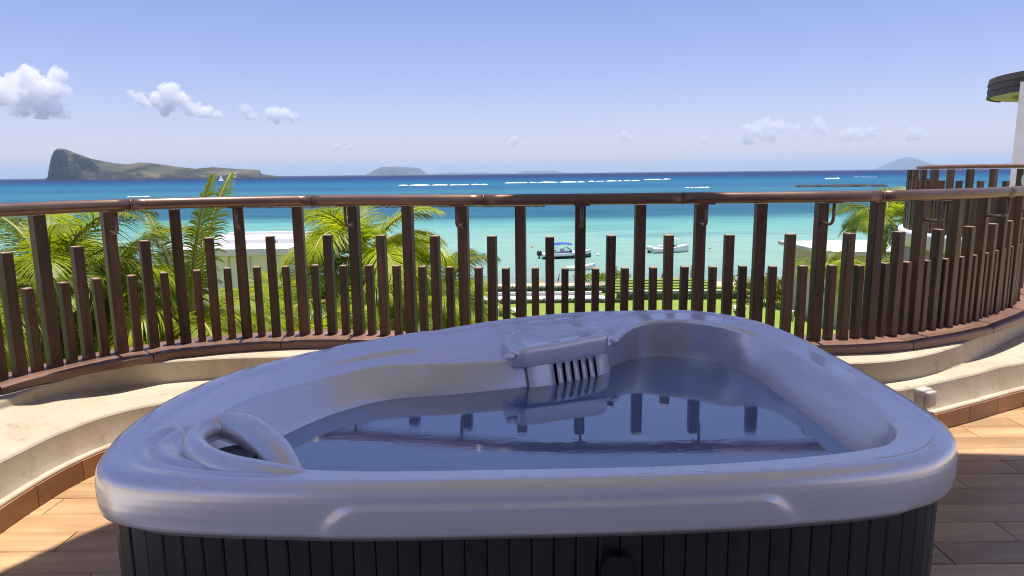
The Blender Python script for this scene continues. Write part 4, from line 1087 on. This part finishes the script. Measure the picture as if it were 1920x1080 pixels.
for k in range(6):
    x = X(300 + 40 * k); MB().box((x, D + .43, Z(500) - .3), (.05, .05, 1.6)).build('wall_batten', M['pave'], pv_)
for k, (px, py) in enumerate(((303, 476), (422, 463.5), (490, 462.5), (430, 472), (468, 471.5))):
    MB().box((X(px), D + .1 if py > 470 else D + 1.6, Z(py)), (.10, .1, .12)).build('roof_lamp', M['black'], pv_)
for k in range(6):
    MB().box((X(541) + .16 * k, D + 2.0 + .32 * k, Z(492) + .17 * k), (1.0, .34, .06)).build('stair_tread', M['white'], pv_)
b = MB(); b.tube([(X(533), D + 1.6, Z(486)), (X(552), D + 3.8, Z(456))], .03, 6); b.build('stair_rail', M['white'], pv_)
cr_ = empty('cream_pavilion', 'cream flat roofed pavilion at the right behind the yellow palms', 'building')
D2 = 38
X2 = lambda px: uny(px, 470, D2).x; Z2 = lambda py: uny(1620, py, D2).z
b = MB(); b.prism([(X2(1543), D2 + 6.5), (X2(1556), D2), (X2(1745), D2), (X2(1745), D2 + 6.5)], Z2(472) - .22, Z2(472)); b.build('roof', M['pave'], cr_)
MB().box(((X2(1566) + X2(1740)) / 2, D2 + 3.2, (Z2(472) - .23 + LAWN) / 2), (X2(1740) - X2(1566), 5.4, Z2(472) - .23 - LAWN)).build('wall', M['plaster'], cr_)
# ------------------------------------------------------------------ boats
def hull(L, B, fb, sheer, n=14):
    r = []
    for i in range(n + 1):
        u = i / n; x = -L / 2 + L * u; k = max(1 - (max(u - .35, 0) / .65) ** 2.4, 0.015); hb = B / 2 * k * (.92 + .08 * min(u / .2, 1)); z1 = fb + sheer * u ** 2; xr = x + (.0 if u < .9 else 0)
        r.append([(x, -hb, z1), (x, -hb * .97, z1 * .55), (x - .10 * L * 0, -hb * .72, .0), (x, 0, -.22 + .30 * u ** 4), (x, hb * .72, .0), (x, hb * .97, z1 * .55), (x, hb, z1)])
    return r
def outboard(par, x, y, z, mt, s=1.0):
    r_ = []
    for sc, zz in ((.55, 0), (.9, .08), (1, .25), (.95, .42), (.6, .54), (.1, .56)):
        r_.append([(x + .30 * s * sc * math.cos(k * math.pi / 6) - .02, y + .2 * s * sc * math.sin(k * math.pi / 6), z + zz * s) for k in range(12)])
    o = MB().loft(r_, True, True, True).build('outboard_engine', mt, par)
    b = MB(); b.box((x - .05, y, z - .35 * s), (.16 * s, .10 * s, .8 * s)); b.box((x - .2, y, z - .6 * s), (.34 * s, .05, .05)); b.build('engine_leg', M['black'], o)
def boat(px, py, L, B, rz, label, top, bottom, canopy=None, seed=0, engines=1, emat='black', tilt=0.0, cabin=True, fb=.62):
    c = unz(px, py, SEA); r = empty('motor_boat', label, 'boat', (c.x, c.y, SEA), rz, 'boats moored in the lagoon')
    h = hull(L, B, fb, .35)
    lo = [[ring[1], ring[2], ring[3], ring[4], ring[5]] for ring in h]; up = [[ring[0], ring[1]] for ring in h]; up2 = [[ring[5], ring[6]] for ring in h]
    b = MB(); b.loft(lo, False); b.build('hull', M[bottom], r)
    b = MB(); b.loft(up, False); b.loft(up2, False); b.build('topsides', M[top], r)
    b = MB(); b.loft([[ring[0], (ring[0][0], ring[0][1] * .86, ring[0][2] + .05), (ring[0][0], 0, ring[0][2] + (.12 if i > 7 else -.18)), (ring[6][0], ring[6][1] * .86, ring[6][2] + .05), ring[6]] for i, ring in enumerate(h)], False)
    b.add([h[0][k] for k in range(7)], [tuple(range(7))]); b.build('deck', M['gel'], r)
    if cabin:
        ws = [[(L * .12 + dx, y, fb + .15 + z) for y in (-B * .36, -B * .2, B * .2, B * .36)] for dx, z in ((.25, .0), (.0, .3), (-.3, .52))]
        ws = [[(p[0] - abs(p[1]) * .5, p[1], p[2]) for p in q] for q in ws]
        MB().loft(ws, False).build('windscreen', M['screen'], r)
        MB().box((-L * .08, .25, fb + .22), (.5, .5, .6)).build('console', M['gel'], r)
        MB().box((-L * .25, 0, fb + .12), (.5, B * .66, .42)).build('seat', M['cushion'], r)
    if canopy:
        cw, cl, cz, cmat, dx = canopy
        b = MB(); b.loft([[(dx + cl * (u - .5), y, cz - .10 * abs(2 * u - 1) ** 2 - .10 * abs(y / cw * 2) ** 2) for y in [cw * (k / 6 - .5) for k in range(7)]] for u in [k / 6 for k in range(7)]] , False)
        b.loft([[(dx + cl * (u - .5), y, cz - .05 - .10 * abs(2 * u - 1) ** 2 - .10 * abs(y / cw * 2) ** 2) for y in [cw * (k / 6 - .5) for k in range(7)]] for u in [k / 6 for k in range(7)]], False)
        cn = b.build('canopy', M[cmat], r)
        for x in (-.35, .3):
            for y in (-.45, .45):
                b = MB(); b.tube([(dx + x * cl * .6, y * B * .9, fb), (dx + x * cl, y * cw, cz - .1)], .022, 6); b.build('canopy_pole', M['steel'], r)
    for k in range(engines):
        outboard(r, -L / 2 - .25, (k - (engines - 1) / 2) * .55, fb * .55, M[emat], 1.15)
    b = MB(); b.tube([(L * .2, -B * .40, fb + .1), (L * .3, -B * .34, fb + .42), (L * .44, -B * .12, fb + .55), (L * .49, 0, fb + .55), (L * .44, B * .12, fb + .55), (L * .3, B * .34, fb + .42), (L * .2, B * .40, fb + .1)], .016, 6)
    b.build('bow_rail', M['steel'], r)
    return r
boat(1062, 483.5, 6.3, 2.2, rad(7), 'dark hulled speedboat with a blue canopy moored in the lagoon', 'gel', 'navy', (1.9, 2.3, 1.95, 'blue_cloth', -.6), 1)
boat(1256, 473, 5.2, 2.1, rad(10), 'white speedboat with a white canopy and covered engines further right', 'gel', 'gel', (1.4, 1.6, 1.9, 'white', .2), 2, 2, 'cushion')
boat(1530, 466, 5.0, 2.0, rad(4), 'white boat with black engines half hidden by a tall post on the right', 'gel', 'gel', None, 3, 2, 'black')
boat(1090, 506, 3.2, 1.3, rad(8), 'small white open dinghy in front of the dark speedboat', 'gel', 'gel', None, 4, 0, 'black', 0, False, .34)
def buoy(px, py, r, mt, label):
    c = unz(px, py, SEA); rr = [[(r * math.sin(a) * math.cos(k * math.pi / 6), r * math.sin(a) * math.sin(k * math.pi / 6), r * .35 - r * math.cos(a)) for k in range(12)] for a in [.2 + 2.7 * q / 7 for q in range(8)]]
    b = MB(); b.loft(rr, True, True, True); b.tube([(0, 0, r * 1.3), (0, 0, r * 1.6)], r * .15, 6)
    tag(b.build('buoy', M[mt], None, c), label, 'buoy', 'mooring buoys')
buoy(1121, 479, .22, 'white', 'white mooring buoy beside the bow of the dark speedboat')
buoy(998, 464, .18, 'orange', 'small orange buoy left of the dark speedboat')
buoy(1110, 450, .16, 'white', 'tiny white buoy further out above the dark speedboat')
buoy(1331, 467, .18, 'orange', 'orange buoy right of the white speedboat')
buoy(1015, 533, .2, 'orange', 'orange buoy close to the beach by the left parasol')
c = unz(415, 340.5, SEA); sb = empty('sailing_boat', 'tiny white sailing boat in front of the wedge island', 'boat', (c.x, c.y, SEA), .3)
sb.rotation_euler.x = rad(-20); h = hull(11, 3.4, 1.1, .4); b = MB(); b.loft(h, False); b.loft([[q[0], q[6]] for q in h], False); b.build('hull', M['gel'], sb)
b = MB(); b.tube([(0, 0, 0), (0, 0, 15)], .12, 6); b.build('mast', M['steel'], sb)
def sail(pts, bul):
    b = MB(); A, B_, C_ = [Vector(p) for p in pts]; n = 8; vs = []
    rings = []
    for i in range(n + 1):
        u = i / n; l0, l1 = A.lerp(C_, u), B_.lerp(C_, u)
        rings.append([l0.lerp(l1, k / 6) + Vector((0, bul * math.sin(math.pi * k / 6) * (1 - u), 0)) for k in range(7)])
    b.loft(rings, False); b.loft([[p + Vector((0, .04, 0)) for p in r_] for r_ in rings], False); return b
sail([(-.3, 0, 1.8), (-5, .6, 1.9), (-.2, 0, 14.6)], .7).build('mainsail', M['foam'], sb)
sail([(5.2, 0, 1.3), (.4, .6, 1.5), (.2, 0, 12.5)], .6).build('jib', M['foam'], sb)
